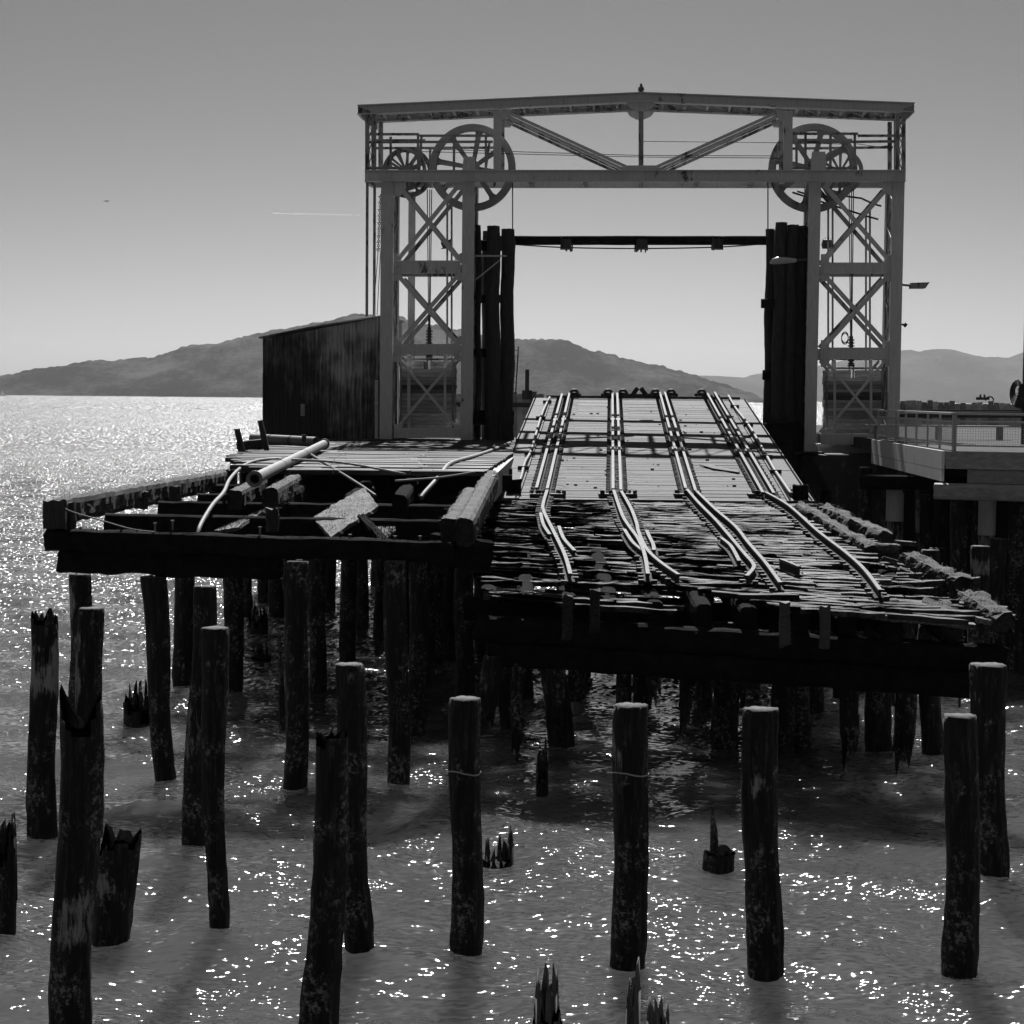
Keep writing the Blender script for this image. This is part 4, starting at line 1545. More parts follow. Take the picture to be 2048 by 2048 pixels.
# legs: front channel faces and rear faces, laced together
legs = [(762, 787, 364, 879), (925, 949, 364, 880), (1619, 1642, 364, 903), (1786, 1809, 364, 905)]
for (x0, x1, y0, y1) in legs:
    mb = MB()
    wpx = (x1 - x0) * GY / F
    tp0 = G((x0 + x1) / 2, y0)
    zbt = G((x0 + x1) / 2, y1).z
    for v in (0, GD):
        b_ = tp0 + W_ * v
        a = V((b_.x, b_.y, zbt))
        mb.beam(a, b_, wpx, .03, up=tuple(W_))
        for s_ in (-1, 1):
            o_ = U * s_ * (wpx / 2 - .02) + W_ * (.13 if v == 0 else -.13)
            mb.beam(a + o_, b_ + o_, .022, .22, up=tuple(W_))
    rivets(mb, x0 + 4, x1 - 4, 369, 388, 3, 6, -.03)
    rivets(mb, x0 + 4, x1 - 4, y1 - 14, y1 - 4, 3, 3, -.03, .018)
    leg = mb.build('leg', 'paint', gantry)
    a0 = V((tp0.x, tp0.y, zbt))
    zt = G((x0 + x1) / 2, y0).z
    ml = MB()
    n = 14
    for s_ in (-1, 1):
        off = U * s_ * (wpx / 2 - .03)
        for k in range(n):
            z0 = lerp(a0.z, zt, k / n); z1 = lerp(a0.z, zt, (k + 1) / n)
            p0 = V((a0.x, a0.y, z0)) + off + W_ * (.22 if k % 2 else GD - .22)
            p1 = V((a0.x, a0.y, z1)) + off + W_ * (GD - .22 if k % 2 else .22)
            ml.beam(p0, p1, .015, .07, up=(0, 0, 1))
        ml.beam(V((a0.x, a0.y, a0.z)) + off * .7 + W_ * .26, V((a0.x, a0.y, zt)) + off * .7 + W_ * .26, .02, .02, up=tuple(W_)) if False else None
        mc = lerp(V((a0.x, a0.y, a0.z)), V((a0.x, a0.y, zt)), .5)
    ml.build('lacing', 'paintd', leg)
    for s_ in (-1, 1):
        mw = MB()
        e0 = a0 + U * s_ * (wpx / 2 - .07) + W_ * (GD / 2)
        mw.beam(e0, V((e0.x, e0.y, zt - .02)), .014, GD - .5, up=tuple(W_))
        mw.build('side_web', 'paintd', leg)
    mp_ = MB()
    mp_.box(a0.x - .38, a0.x + .38, a0.y - .3, a0.y + GD + .3, a0.z - .06, a0.z - .003)
    mp_.build('base_plate', 'rusty', leg)

# main cross girders
for v, y0, y1 in ((0, 341, 363.5), (GD, 341, 363.5)):
    mb = MB()
    a = Gs(730, 352, v); b_ = Gs(1811, 352, v)
    hh = 22.5 * GY / F
    a.z = (G(730, 352).z); b_.z = G(1811, 352).z
    mb.beam(a, b_, .05, hh - .05)
    up = V((0, 0, 1))
    for s_ in (-1, 1):
        mb.beam(a + up * s_ * (hh / 2 - .014), b_ + up * s_ * (hh / 2 - .014), .24, .028)
    if v == 0:
        for cx in (775, 937, 1297, 1240, 1325, 1630, 1798):
            rivets(mb, cx - 9, cx + 9, 346, 359, 4, 4, -.026)
        for x in range(745, 1810, 42):
            rivets(mb, x, x + 1, 345, 360, 1, 2, -.026, .014)
    mb.build('main_girder', 'paint', gantry)
# cross ties between girders
for x in (733, 775, 860, 937, 1060, 1170, 1282, 1395, 1505, 1630, 1700, 1798):
    mb = MB()
    a = Gs(x, 360, .14); b_ = Gs(x, 360, GD - .14)
    mb.beam(a, b_, .12, .12)
    mb.build('cross_tie', 'paintd', gantry)
# platform grating strips between girders near pulleys
for x0, x1 in ((740, 860), (1700, 1790)):
    mb = MB()
    for k in range(5):
        v = .25 + k * .27
        mb.beam(Gs(x0, 341, v), Gs(x1, 341, v), .1, .03)
    mb.build('walkway', 'paintd', gantry)

# pitched top chord (front and rear)
for v in (0, GD):
    for (xa, ya, xb, yb) in ((716, 220.5, 1282, 195), (1282, 195, 1828, 216)):
        mb = MB()
        a = Gs(xa, ya, v); b_ = Gs(xb, yb, v)
        hh = 15 * GY / F
        mb.beam(a, b_, .035, hh)
        mb.beam(a + V((0, 0, hh / 2 + .0165)), b_ + V((0, 0, hh / 2 + .0165)), .3, .03)
        mb.beam(a - V((0, 0, hh / 2 + .0165)), b_ - V((0, 0, hh / 2 + .0165)), .3, .03)
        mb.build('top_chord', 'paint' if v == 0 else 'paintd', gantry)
for (xa, ya, xb, yb) in ((716, 220.5, 1282, 195), (1282, 195, 1828, 216)):
    mb = MB()
    n = 12
    for k in range(n + 1):
        p = lerp(Gs(xa, ya, 0), Gs(xb, yb, 0), k / n) + V((0, 0, -.07))
        p2 = lerp(Gs(xa, ya, 0), Gs(xb, yb, 0), min(1, (k + 1) / n)) + V((0, 0, -.07)) + W_ * (GD - .2)
        mb.beam(p + W_ * .16, lerp(Gs(xa, ya, 0), Gs(xb, yb, 0), k / n) + V((0, 0, -.07)) + W_ * (GD - .16), .07, .07)
        if k < n: mb.beam(p + W_ * .2, p2, .04, .04)
    mb.build('top_lacing', 'paintd', gantry)
# end brackets of top chord
for xs_, xe in (((717, 226), (741, 240)), ((1828, 222), (1806, 240))):
    pass
# verticals
for (xa, xb, y0, y1) in ((730.5, 738, 229, 341), (743, 752, 229, 341), (987, 1002, 222, 341), (1567, 1585, 222, 341), (1791, 1799, 228, 341), (1804, 1811, 226, 341)):
    for v in (0, GD):
        mb = MB()
        fbox(mb, xa, y0, xb, y1, v - .04 + (.08 if v == 0 else -.08) * 0, v + .10)
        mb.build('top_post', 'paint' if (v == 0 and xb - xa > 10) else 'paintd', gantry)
for x0, x1 in ((738, 743), (1799, 1804)):
    mb = MB()
    for k in range(8):
        y0 = 235 + k * 13
        a = G(x0, y0 if k % 2 else y0 + 13); b_ = G(x1, y0 + 13 if k % 2 else y0)
        mb.beam(a + W_ * .02, b_ + W_ * .02, .02, .07, up=tuple(W_))
    mb.build('post_lacing', 'paintd', gantry)
for v in (0, GD):
    mb = MB(); fbox(mb, 1278, 203, 1287, 334, v, v + .12); mb.build('centre_post', 'paintd', gantry)
# gussets
def gusset(pxs, v, th=.03, mat='paint'):
    mb = MB()
    q = [G(x, y) + W_ * v for x, y in pxs]
    i = mb.addv(q + [p + W_ * th for p in q])
    n = len(q)
    mb.face([i + k for k in range(n)]); mb.face([i + n + k for k in range(n)][::-1])
    for k in range(n):
        mb.face((i + k, i + (k + 1) % n, i + n + (k + 1) % n, i + n + k))
    mb.build('gusset', mat, gantry)


for v in (-.035, GD + .03):
    gusset([(1242, 341), (1322, 341), (1318, 331), (1246, 331)], v)
    gusset([(1250, 200), (1315, 200), (1304, 216), (1288, 223), (1274, 223), (1260, 216)], v)
    gusset([(1002, 222), (1024, 219), (1014, 239), (1002, 239)], v)
    gusset([(1546, 219), (1567, 222), (1567, 239), (1556, 239)], v)
    gusset([(716, 214), (741, 222), (741, 244), (730, 240), (716, 224)], v, mat='paintd')
    gusset([(1828, 210), (1806, 218), (1806, 240), (1814, 238), (1828, 222)], v, mat='paintd')
# diagonals: paired laced bars
for (xa, ya, xb, yb) in ((1010, 226, 1250, 336), (1560, 226, 1316, 336)):
    for v in (.06, GD - .06):
        mb = MB()
        a = Gs(xa, ya, v); b_ = Gs(xb, yb, v)
        d = (b_ - a).normalized()
        n_ = V((0, 0, 1)) - d * d.z; n_.normalize()
        for s_ in (-1, 1):
            mb.beam(a + n_ * s_ * .052, b_ + n_ * s_ * .052, .09, .085)
        L = (b_ - a).length
        k = 0
        while (k + 1) * .42 < L:
            mb.beam(a + d * k * .42 + n_ * .06, a + d * k * .42 - n_ * .06, .012, .09, up=(0, 1, 0))
            k += 1
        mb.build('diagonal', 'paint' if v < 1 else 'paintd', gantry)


# pulleys
def pulley(cx, cy, r_px, v, n_sp, name='pulley_wheel', th=.22, a0=80, spw=.14):
    c = G(cx, cy) + W_ * v
    r = r_px * GY / F
    def ringm(mb, ri, ro, v0, v1, seg=56):
        rr = []
        for (q, vv) in ((ri, v0), (ro, v0), (ro, v1), (ri, v1)):
            rr.append(mb.addv([c + U * math.cos(2 * math.pi * j / seg) * q + V((0, 0, math.sin(2 * math.pi * j / seg) * q)) + W_ * vv for j in range(seg)]))
        for k in range(4):
            a, b_ = rr[k], rr[(k + 1) % 4]
            for j in range(seg):
                mb.face((a + j, a + (j + 1) % seg, b_ + (j + 1) % seg, b_ + j))
    mb = MB()
    ringm(mb, r * .93, r, -th / 2, -th / 2 + .04)
    ringm(mb, r * .93, r, th / 2 - .04, th / 2)
    ringm(mb, r * .86, r * .95, -th / 2 + .02, th / 2 - .02)
    ringm(mb, r * .83, r * .87, -.03, .03)
    wheel = mb.build(name, 'paintd' if n_sp > 8 else 'wheel', gantry)
    for k in range(n_sp):
        a = math.radians(a0 - 360 / n_sp * k)
        dr = U * math.cos(a) + V((0, 0, math.sin(a)))
        ms = MB()
        ms.beam(c + dr * r * .12, c + dr * r * .87, .05, spw * .85, up=tuple(W_.cross(dr)), w2=.05, h2=spw * 1.25)
        ms.beam(c + dr * r * .12, c + dr * r * .87, .13, .03, up=tuple(W_.cross(dr)))
        # rounded web where the spoke meets the rim
        ms.beam(c + dr * r * .76, c + dr * r * .87, .05, spw * 1.2, up=tuple(W_.cross(dr)), w2=.05, h2=spw * 2.1)
        ms.build('spoke', 'wheel', wheel)
    mh_ = MB()
    mh_.tube([c - W_ * .22, c + W_ * .22], r * .17 if n_sp <= 8 else r * .16, 20)
    mh_.build('hub', 'paintd', wheel)
    return c, r


pulley(941, 329, 87, GD / 2, 8, a0=80)
pulley(1631, 330, 88, GD / 2, 8, a0=78)
pulley(806, 336, 51, GD / 2 + .35, 12, th=.2, spw=.07, a0=90)
pulley(806, 334, 42, GD / 2 - .15, 12, th=.16, spw=.06, a0=82)
pulley(1690, 334, 46, GD / 2 + .45, 12, th=.2, spw=.07, a0=90)
# bearing blocks
for (x0, y0, x1, y1) in ((925, 314, 951, 341), (1621, 304, 1652, 341)):
    for v in (-.10, GD - .1):
        mb = MB()
        a = G(x0, y1) + W_ * v; b_ = G(x1, y1) + W_ * v; zt = G(x0, y0).z
        mb.hexa([a, b_, b_ + W_ * .2, a + W_ * .2, V((a.x, a.y, zt)) + U * .04, V((b_.x, b_.y, zt)) - U * .04, V((b_.x, b_.y, zt)) - U * .04 + W_ * .2, V((a.x, a.y, zt)) + U * .04 + W_ * .2])
        mb.build('bearing_block', 'paint', gantry)
# handrails
def hrail(pts, v, r=.035):
    mb = MB()
    for (a, b_) in pts:
        mb.beam(Gs(*a, v), Gs(*b_, v), r * 2, r * 2)
    mb.build('handrail', 'paintd', gantry)


hrail([((731, 267), (837, 267)), ((837, 270), (987, 270)), ((735, 283), (985, 282)), ((731, 335), (837, 335)), ((780, 272), (780, 335)), ((835, 268), (835, 338)), ((907, 270), (907, 341)), ((971, 272), (971, 341)), ((842, 272), (837, 341))], .16)
hrail([((731, 267), (840, 267)), ((735, 283), (985, 282)), ((850, 284), (850, 340)), ((972, 270), (962, 341))], GD - .1)
hrail([((1580, 266), (1717, 266)), ((1717, 270), (1808, 270)), ((1580, 284), (1800, 281)), ((1580, 335), (1716, 335)), ((1612, 268), (1612, 338)), ((1662, 268), (1662, 338)), ((1711, 268), (1711, 336)), ((1594, 284), (1594, 335))], .16)
hrail([((1580, 266), (1717, 266)), ((1580, 284), (1800, 281)), ((1640, 284), (1640, 335))], GD - .1)
# beacon on the apex
mb = MB()
c = Gs(1282, 187, .1)
mb.tube([c, c + V((0, 0, .06))], .10, 10)
mb.tube([c + V((0, 0, .06)), c + V((0, 0, .12)), c + V((0, 0, .2)), c + V((0, 0, .22)), c + V((0, 0, .30))], [.05, .10, .08, .05, .03], 10)
tag(mb.build('beacon', 'rusty', None), 'small dark beacon lamp on the peak of the gantry', 'beacon')

# tower cross beams and braces
def tower(xl, xr, ys, rear_y=True):
    for (y0, y1) in ys:
        for v in (-.02, GD - .02):
            mb = MB()
            fbox(mb, xl, y0, xr, y1, v, v + .03)
            fbox(mb, xl, y0, xr, y0 + 1.6, v + .03, v + .2)
            fbox(mb, xl, y1 - 1.6, xr, y1, v + .03, v + .2)
            if v < 1:
                for x in (xl + 4, xl + 9, xr - 9, xr - 4):
                    rivets(mb, x, x, y0 + 4, y1 - 4, 1, 4, v - .005, .016)
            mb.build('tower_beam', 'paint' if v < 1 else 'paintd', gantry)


tower(789, 921, ((521, 546), (688, 709), (856, 876)))
tower(1641, 1784, ((525, 546), (695, 718), (868, 889)))
mb = MB(); fbox(mb, 1628, 889.5, 1800, 907, .35, .47); mb.build('skirt_plate', 'conc', gantry)
mb = MB(); fbox(mb, 1628, 889.5, 1800, 907, GD - .3, GD - .2); mb.build('skirt_plate', 'conc', gantry)


def xbrace(xl, xr, y0, y1, w_=.13, wb=.13, v0=.05, back=True, off=0):
    for (a, b_) in (((xl, y0), (xr, y1)), ((xr, y0), (xl, y1))):
        for v in ((v0, GD - .1) if back else (v0,)):
            mb = MB()
            d = .03 if a[0] == xr else 0
            mb.beam(Gs(*a, v + d), Gs(*b_, v + d), .024, w_, up=(0, 0, 1))
            mb.beam(Gs(*a, v + d + .06) + V((0, 0, w_ * .35)), Gs(*b_, v + d + .06) + V((0, 0, w_ * .35)), .09, .02, up=(0, 0, 1))
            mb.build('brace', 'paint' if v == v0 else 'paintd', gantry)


xbrace(796, 917, 370, 518)
xbrace(797, 914, 552, 686)
xbrace(793, 914, 712, 856, .08)
xbrace(1649, 1780, 370, 522)
xbrace(1649, 1778, 550, 693)
xbrace(1650, 1772, 720, 866, .08)
for tri in (((787, 364), (812, 364), (812, 376), (800, 392), (787, 392)), ((925, 364), (900, 364), (912, 380), (925, 380)),
            ((787, 546), (804, 546), (798, 560), (787, 562)), ((925, 546), (908, 546), (914, 560), (925, 562)), ((787, 520), (804, 520), (792, 506), (787, 506)), ((925, 520), (908, 520), (920, 506), (925, 506)),
            ((787, 709), (804, 709), (798, 722), (787, 724)), ((925, 709), (905, 709), (914, 722), (925, 724)), ((787, 688), (806, 688), (792, 672), (787, 672)), ((925, 688), (903, 688), (918, 672), (925, 672)),
            ((787, 876), (793, 876), (806, 848), (787, 848)), ((925, 876), (918, 876), (904, 848), (925, 848)),
            ((1642, 546), (1662, 546), (1654, 562), (1642, 564)), ((1786, 546), (1768, 546), (1774, 562), (1786, 564)), ((1642, 525), (1660, 525), (1650, 508), (1642, 508)), ((1786, 525), (1766, 525), (1778, 508), (1786, 508)),
            ((1642, 718), (1662, 718), (1654, 732), (1642, 734)), ((1786, 718), (1768, 718), (1774, 732), (1786, 734)), ((1642, 695), (1660, 695), (1648, 680), (1642, 680)), ((1786, 695), (1766, 695), (1778, 680), (1786, 680)),
            ((1786, 364), (1762, 364), (1766, 382), (1786, 394)), ((1642, 889), (1650, 889), (1658, 858), (1642, 858))):
    gusset(list(tri), .035, .02)
# counterweight guides
for x in (888, 897, 816):
    mb = MB(); fbox(mb, x - 1.8, 392 if x > 850 else 709, x + 1.8, 860, 1.0, 1.08); mb.build('guide', 'paintd', gantry)
mb = MB(); fbox(mb, 886, 709, 891, 856, .2, .26); mb.build('guide', 'paint', gantry)
mb = MB(); fbox(mb, 813, 709, 819, 856, .2, .26); mb.build('guide', 'paint', gantry)
for x in (1664, 1673, 1741, 1749):
    mb = MB(); fbox(mb, x - 1.8, 410, x + 1.8, 868, 1.0, 1.08); mb.build('guide', 'paintd', gantry)
for x in (1671, 1744):
    mb = MB(); fbox(mb, x - 2.4, 718, x + 2.4, 866, .2, .26); mb.build('guide', 'paint', gantry)
# slanting pipes in the right tower
for pl in (((1600, 376), (1640, 388), (1700, 386), (1730, 390), (1756, 402), (1771, 406)), ((1590, 378), (1680, 407), (1740, 426), (1765, 433))):
    mb = MB()
    mb.tube([Gs(x, y, .9) for x, y in pl], .03, 6)
    mb.build('service_pipe', 'rusty', gantry)
# extra rear column seen inside left tower
mb = MB()
a = G(821, 876, 5.6); a.z = 4.5; b_ = G(824, 384, 5.6)
mb.beam(a, V((a.x, a.y, b_.z)), .22, .3)
o = mb.build('steel_column', 'paintd', None)
tag(o, 'plain steel column standing behind the left tower of the gantry', 'column')

# counterweights
def cweight(x0, x1, y0, y1, label, cabx):
    t = thing('counterweight', label, 'counterweight', G((x0 + x1) / 2, y1) + W_ * .8, 'counterweights hanging in the gantry towers')
    mb = MB()
    rn = random.Random(x0)
    n = 17
    for k in range(n):
        ya = lerp(y0, y1, k / n); yb = lerp(y0, y1, (k + .93) / n)
        dx = rn.uniform(-1.5, 1.5)
        if k == 0:
            fbox(mb, x0, ya, (x0 + x1) / 2 - 7, yb, .5, 1.35, rn.uniform(-.1, .5)); fbox(mb, (x0 + x1) / 2 + 7, ya, x1, yb, .5, 1.35, rn.uniform(-.1, .5)); continue
        if k == 1:
            fbox(mb, x0, ya, (x0 + x1) / 2 - 7, yb, .5, 1.35, .3); fbox(mb, (x0 + x1) / 2 + 7, ya, x1, yb, .5, 1.35, .3); continue
        fbox(mb, x0 + dx, ya, x1 + dx, yb, .5 + rn.uniform(-.02, .02), 1.35, rn.uniform(-.2, .4) - (.45 if 4 <= k <= 7 else 0))
    mb.build('board_stack', 'brd', t)
    mb = MB(); fbox(mb, x0 + 2.5, lerp(y0, y1, 2 / n), x1 - 2.5, y1 - 1, .56, 1.28); mb.build('core', 'beam', t)
    mb = MB()
    for x in (x0 + 2, x1 - 2):
        fbox(mb, x - 1.5, y0 - 4, x + 1.5, y1, .45, .49)
    fbox(mb, x0, y0 - 6, x1, y0 - 2, .48, .56)
    mb.build('strap', 'paintd', t)
    mb = MB()
    cx = cabx
    for dx in (-4, 4):
        fbox(mb, cx + dx - 1.2, y0 - 10, cx + dx + 1.2, y0 + 16, .9, .96)
    fbox(mb, cx - 6, y0 - 12, cx + 6, y0 - 8, .8, 1.1)
    mb.build('hanger', 'rusty', t)
    mb = MB()
    mb.tube([Gs(cx, y0 - 10, .95), Gs(cx, y0 - 70, .95)], .06, 8)
    for k in range(9):
        c = Gs(cx, y0 - 14 - k * 6, .95)
        mb.tube([c - V((0, 0, .02)), c + V((0, 0, .02))], .10, 8)
    mb.build('turnbuckle', 'rusty', t)
    for dx in (-4, 1, 5):
        mb = MB()
        mb.tube([Gs(cx + dx * .3, y0 - 68, .95), Gs(cx + dx, 372, .95)], .016, 6)
        mb.build('cable', 'rusty', t)
    return t


cweight(796, 905, 722, 858, 'boxed counterweight of pale boards inside the left tower', 852)
cw = cweight(1655, 1771, 740, 868, 'boxed counterweight with dark weathered boards inside the right tower', 1710)
for k in range(3):
    mb = MB()
    c = Gs(1697, 672 + k * 2, .9)
    mb.tube([c + U * math.cos(a) * .10 + V((0, 0, math.sin(a) * .16)) for a in [j * math.pi / 8 for j in range(17)]], .012, 5)
    mb.build('cable_coil', 'rusty', cw)

# hoisting ropes and wires
def wire(label, pts, r=.012, name='hoist_cable', cat='cable', mat='rusty'):
    mb = MB()
    mb.tube(pts, r, 6)
    tag(mb.build(name, mat, None), label, cat)


wire('single hoist cable dropping from the left big wheel to the left fender', [Gs(1022, 345, .8), Gs(1022, 470, .8)], .02)
wire('single hoist cable dropping from the right big wheel to the right fender', [Gs(1540, 345, .8), Gs(1540, 470, .8)], .02)
wire('upper one of the wires strung between the wheels', [Gs(845, 290, .9), Gs(1282, 303, .9), Gs(1580, 304, .9)], .011, 'span_wire', 'wire')
wire('lower one of the wires strung between the wheels', [Gs(835, 297, .7), Gs(1282, 308, .7), Gs(1560, 310, .7)], .011, 'span_wire', 'wire')
wire('short wire from the centre post to the right wheel housing', [Gs(1286, 278, .5), Gs(1566, 281, .5), Gs(1700, 284, .5)], .009, 'span_wire', 'wire')
wire('slack wire under the right handrail of the gantry', [Gs(1716, 285, .3), Gs(1760, 291, .3), Gs(1780, 288, .3), Gs(1790, 282, .3)], .009, 'slack_wire', 'wire')
rod_t = thing('hanging_rods', 'pair of straight steel rods hanging from the left end of the gantry to the shed', 'rods', Gs(735, 630, .5))
for x in (731, 740.5):
    mb = MB(); mb.beam(Gs(x, 364, .4 if x < 735 else 1.0), Gs(x - 1, 632, .4 if x < 735 else 1.0), .08, .08, up=(0, 1, 0)); mb.build('rod', 'paintd', rod_t)
def chain(label, x0, y0, x1, y1, v):
    mb = MB()
    n = 26
    for k in range(n):
        a = lerp(Gs(x0, y0, v), Gs(x1, y1, v), k / n); b_ = lerp(Gs(x0, y0, v), Gs(x1, y1, v), (k + .8) / n)
        o_ = (U if k % 2 else W_) * .03
        mb.beam(a + o_, b_ + o_, .02, .02, up=(0, 1, 0)); mb.beam(a - o_, b_ - o_, .02, .02, up=(0, 1, 0))
        mb.beam(a - o_, a + o_, .02, .02); mb.beam(b_ - o_, b_ + o_, .02, .02)
        if k % 3 == 1:
            mb.beam(a - U * .07, a + U * .07 + V((0, 0, .02)), .02, .02)
    tag(mb.build('rusty_chain', 'rusty', None), label, 'chain')


chain('rusty chain hanging beside the outer left leg', 757, 385, 752, 500, .5)
wire('thin cable under the chain, left of the outer left leg', [Gs(752, 498, .5), Gs(742, 628, .5)], .012, 'thin_cable')
wire('thin cable under the chain, right of its twin', [Gs(756, 498, .6), Gs(749, 628, .6)], .012, 'thin_cable')

# ------------------------------------------------------------------ fender clusters
def fender(label, specs, chocks, v):
    c0 = Gs(specs[0][0], 870, v)
    t = thing('fender_cluster', label, 'fender', (c0.x, c0.y, 0), 'tall timber fenders beside the gantry towers')
    for (x, xb, yt, wd, dv, sd_) in specs:
        T = G(x, yt, v + dv); B = G(xb, 875, v + dv)
        r = wd * (GY + v) / F / 2
        f = (0 - B.z) / (T.z - B.z)
        B0 = lerp(B, T, f)
        mb = MB()
        pile_mesh(mb, (B0.x, B0.y), T, r * 1.12, r, sd_, 'flat', -1, None, False, 18, .3)
        mb.build('pile', ['beamv', 'beamv'], t, smooth=True)
    for (x0, y0, x1, y1, dv) in chocks:
        mb = MB()
        mb.rough_timber(G(x0, (y0 + y1) / 2, v + dv), G(x1, (y0 + y1) / 2, v + dv), .3, (y1 - y0) * GY / F, .015, .3, 0, int(x0))
        mb.build('chock', 'beam', t)
    return t


lf = fender('cluster of tall dark timber piles beside the left tower, gaps between them', [(957, 956, 450, 12, 1.0, 1), (970, 968, 462, 12, 1.8, 2), (987, 985, 452, 27, .6, 3), (1016, 1013, 458, 27, .9, 4)],
            [(948, 480, 1030, 502, 1.5), (948, 590, 1024, 606, 1.2), (948, 697, 1024, 714, 1.2), (948, 820, 1027, 850, 1.0)], 0)
rf = fender('solid black cluster of tall timber piles beside the right tower', [(1541, 1536, 458, 19, 1.1, 5), (1563, 1552, 445, 24, .5, 6), (1585, 1576, 450, 24, .5, 7), (1604, 1598, 452, 22, .7, 8), (1574, 1564, 452, 24, 1.2, 9), (1552, 1544, 462, 22, 1.6, 10), (1612, 1608, 455, 14, 1.0, 11)],
            [(1523, 598, 1560, 616, .6), (1528, 845, 1600, 880, .2), (1526, 740, 1600, 760, .9)], 0)
mb = MB(); mb.tube([G(1013, 512, .3), G(948, 512, .3)], .03, 6)
mb.tube([G(948, 562, .3), G(1000, 520, .3)], .022, 6)
tag(mb.build('lamp_bracket', 'lamp', None), 'thin pale bracket arm crossing in front of the left fender', 'bracket')
# cobra lamp on the right fender
lt = thing('street_lamp', 'pale cobra head lamp sticking out in front of the right fender', 'lamp', G(1600, 520, -.3), 'lamps on the gantry')
mb = MB(); mb.tube([G(1612, 519, -.2), G(1592, 520, -.3)], .035, 8); mb.build('lamp_arm', 'rusty', lt)
mb = MB(); mb.tube([G(1593, 521, -.3), G(1580, 521, -.3), G(1556, 521, -.3), G(1546, 523, -.3), G(1540, 526, -.3)], [.05, .08, .11, .09, .03], 10); mb.build('lamp_head', 'lamp', lt, smooth=True)
lt = thing('street_lamp', 'long flat floodlight sticking out to the right of the outer right leg', 'lamp', G(1810, 570, .3), 'lamps on the gantry')
mb = MB(); mb.tube([G(1795, 568, .3), G(1822, 571, .3)], .04, 8); mb.build('lamp_arm', 'paintd', lt)
mb = MB(); a = G(1820, 571, .3); b_ = G(1849, 571, .3)
mb.hexa([a + V((0, -.15, -.09)), b_ + V((0, -.15, -.09)), b_ + V((0, .15, -.09)), a + V((0, .15, -.09)), a + V((0, -.15, .07)), b_ + V((.12, -.15, .09)), b_ + V((.12, .15, .09)), a + V((0, .15, .07))]); mb.build('lamp_head', 'paintd', lt)
mb = MB(); mb.tube([G(1803, 649, .2), G(1808, 649, .2)], .03, 6); mb.tube([G(1808, 648, .2), G(1813, 652, .2)], .06, 8)
tag(mb.build('spot_lamp', 'rusty', None), 'tiny spot lamp on the lower right side of the outer right leg', 'lamp')

# suspended cross beam between the fenders
sb = thing('suspended_beam', 'long dark timber beam hung between the two fenders with three clamps', 'beam', G(1284, 483, 2.6))
mb = MB(); mb.rough_timber(G(1000, 481, 2.6), G(1600, 481, 2.6), .28, .27, .008, .6, 0, 1); mb.build('beam', 'beam', sb)
mb = MB(); mb.tube(smooth_path([G(1030, 489, 2.6), G(1130, 495, 2.6), G(1284, 497, 2.6), G(1440, 494, 2.6), G(1545, 486, 2.6)], 6), .022, 6); mb.build('tie_rod', 'rusty', sb)
for x in (1132, 1284, 1435):
    mb = MB()
    a = G(x, 488, 2.6)
    mb.box(a.x - .17, a.x + .15, a.y - .24, a.y + .24, a.z - .16, a.z + .13)
    for q in range(12):
        dx, dz = rnd.uniform(-.2, .2), rnd.choice((-1, 1)) * rnd.uniform(.14, .26)
        mb.tube([a + V((dx, rnd.uniform(-.2, .2), 0)), a + V((dx, rnd.uniform(-.2, .2), dz))], .025, 5)
    mb.build('clamp', 'rusty', sb)
for x, nm in ((893, 'left'), (1655, 'right')):
    mb = MB(); mb.rough_timber(G(x - 9, 488, 2.6), G(x + 9, 488, 2.6), .3, .28, .03, .1, 10, x); mb.build('beam_end', 'rusty', sb)

# ------------------------------------------------------------------ shed
shed = thing('iron_shed', 'lean to shed of dark stained corrugated iron left of the gantry', 'shed', G(642, 878) + W_ * .5)
def corr(mb, p0, p1, zb, zt0, zt1, pitch=.115, amp=.032):
    p0 = V(p0); p1 = V(p1)
    L = (p1 - p0).length
    d = (p1 - p0).normalized(); n_ = d.cross(V((0, 0, 1)))
    n = int(L / pitch * 6)
    pr = None
    for k in range(n + 1):
        s_ = k / n * L
        off = n_ * (amp * math.cos(2 * math.pi * s_ / pitch) + .01 * noise.noise(V((s_ * 1.3, 0, p0.x))))
        p = p0 + d * s_ + off
        zt = lerp(zt0, zt1, k / n)
        zmid = lerp(zb, zt, .66)
        i = mb.addv([(p.x, p.y, zb), (p.x, p.y, zmid), (p.x - n_.x * .008, p.y - n_.y * .008, zmid), (p.x, p.y, zt)])
        if pr is not None:
            mb.face((pr, i, i + 1, pr + 1)); mb.face((pr + 1, i + 1, i + 2, pr + 2)); mb.face((pr + 2, i + 2, i + 3, pr + 3))
        pr = i


SL = Gs(521, 878, .5); SR = Gs(761, 881, .5)
zb = SR.z - .05
ztl = G(521, 677).z; ztr = G(761, 632).z
bk = W_ * 4.6
for (a, b_, za, zc) in ((SL, SR, ztl, ztr), (SR, SR + bk, ztr, ztr), (SR + bk, SL + bk, ztr, ztl), (SL + bk, SL, ztl, ztl)):
    mb = MB(); corr(mb, (a.x, a.y, 0), (b_.x, b_.y, 0), zb, za, zc); mb.build('wall', 'tin', shed, smooth=True)
mb = MB()
a = V((SL.x, SL.y, ztl + .02)) - U * .14 - W_ * .1; b_ = V((SR.x, SR.y, ztr + .02)) + U * .10 - W_ * .1
mid = lerp(a, b_, .45) + V((0, 0, .05))
for p, q in ((a, mid), (mid, b_)):
    mb.hexa([p, q, q + bk + W_ * .2, p + bk + W_ * .2] + [x + V((0, 0, .04)) for x in (p, q, q + bk + W_ * .2, p + bk + W_ * .2)])
mb.build('roof', 'tin', shed)
mb = MB()
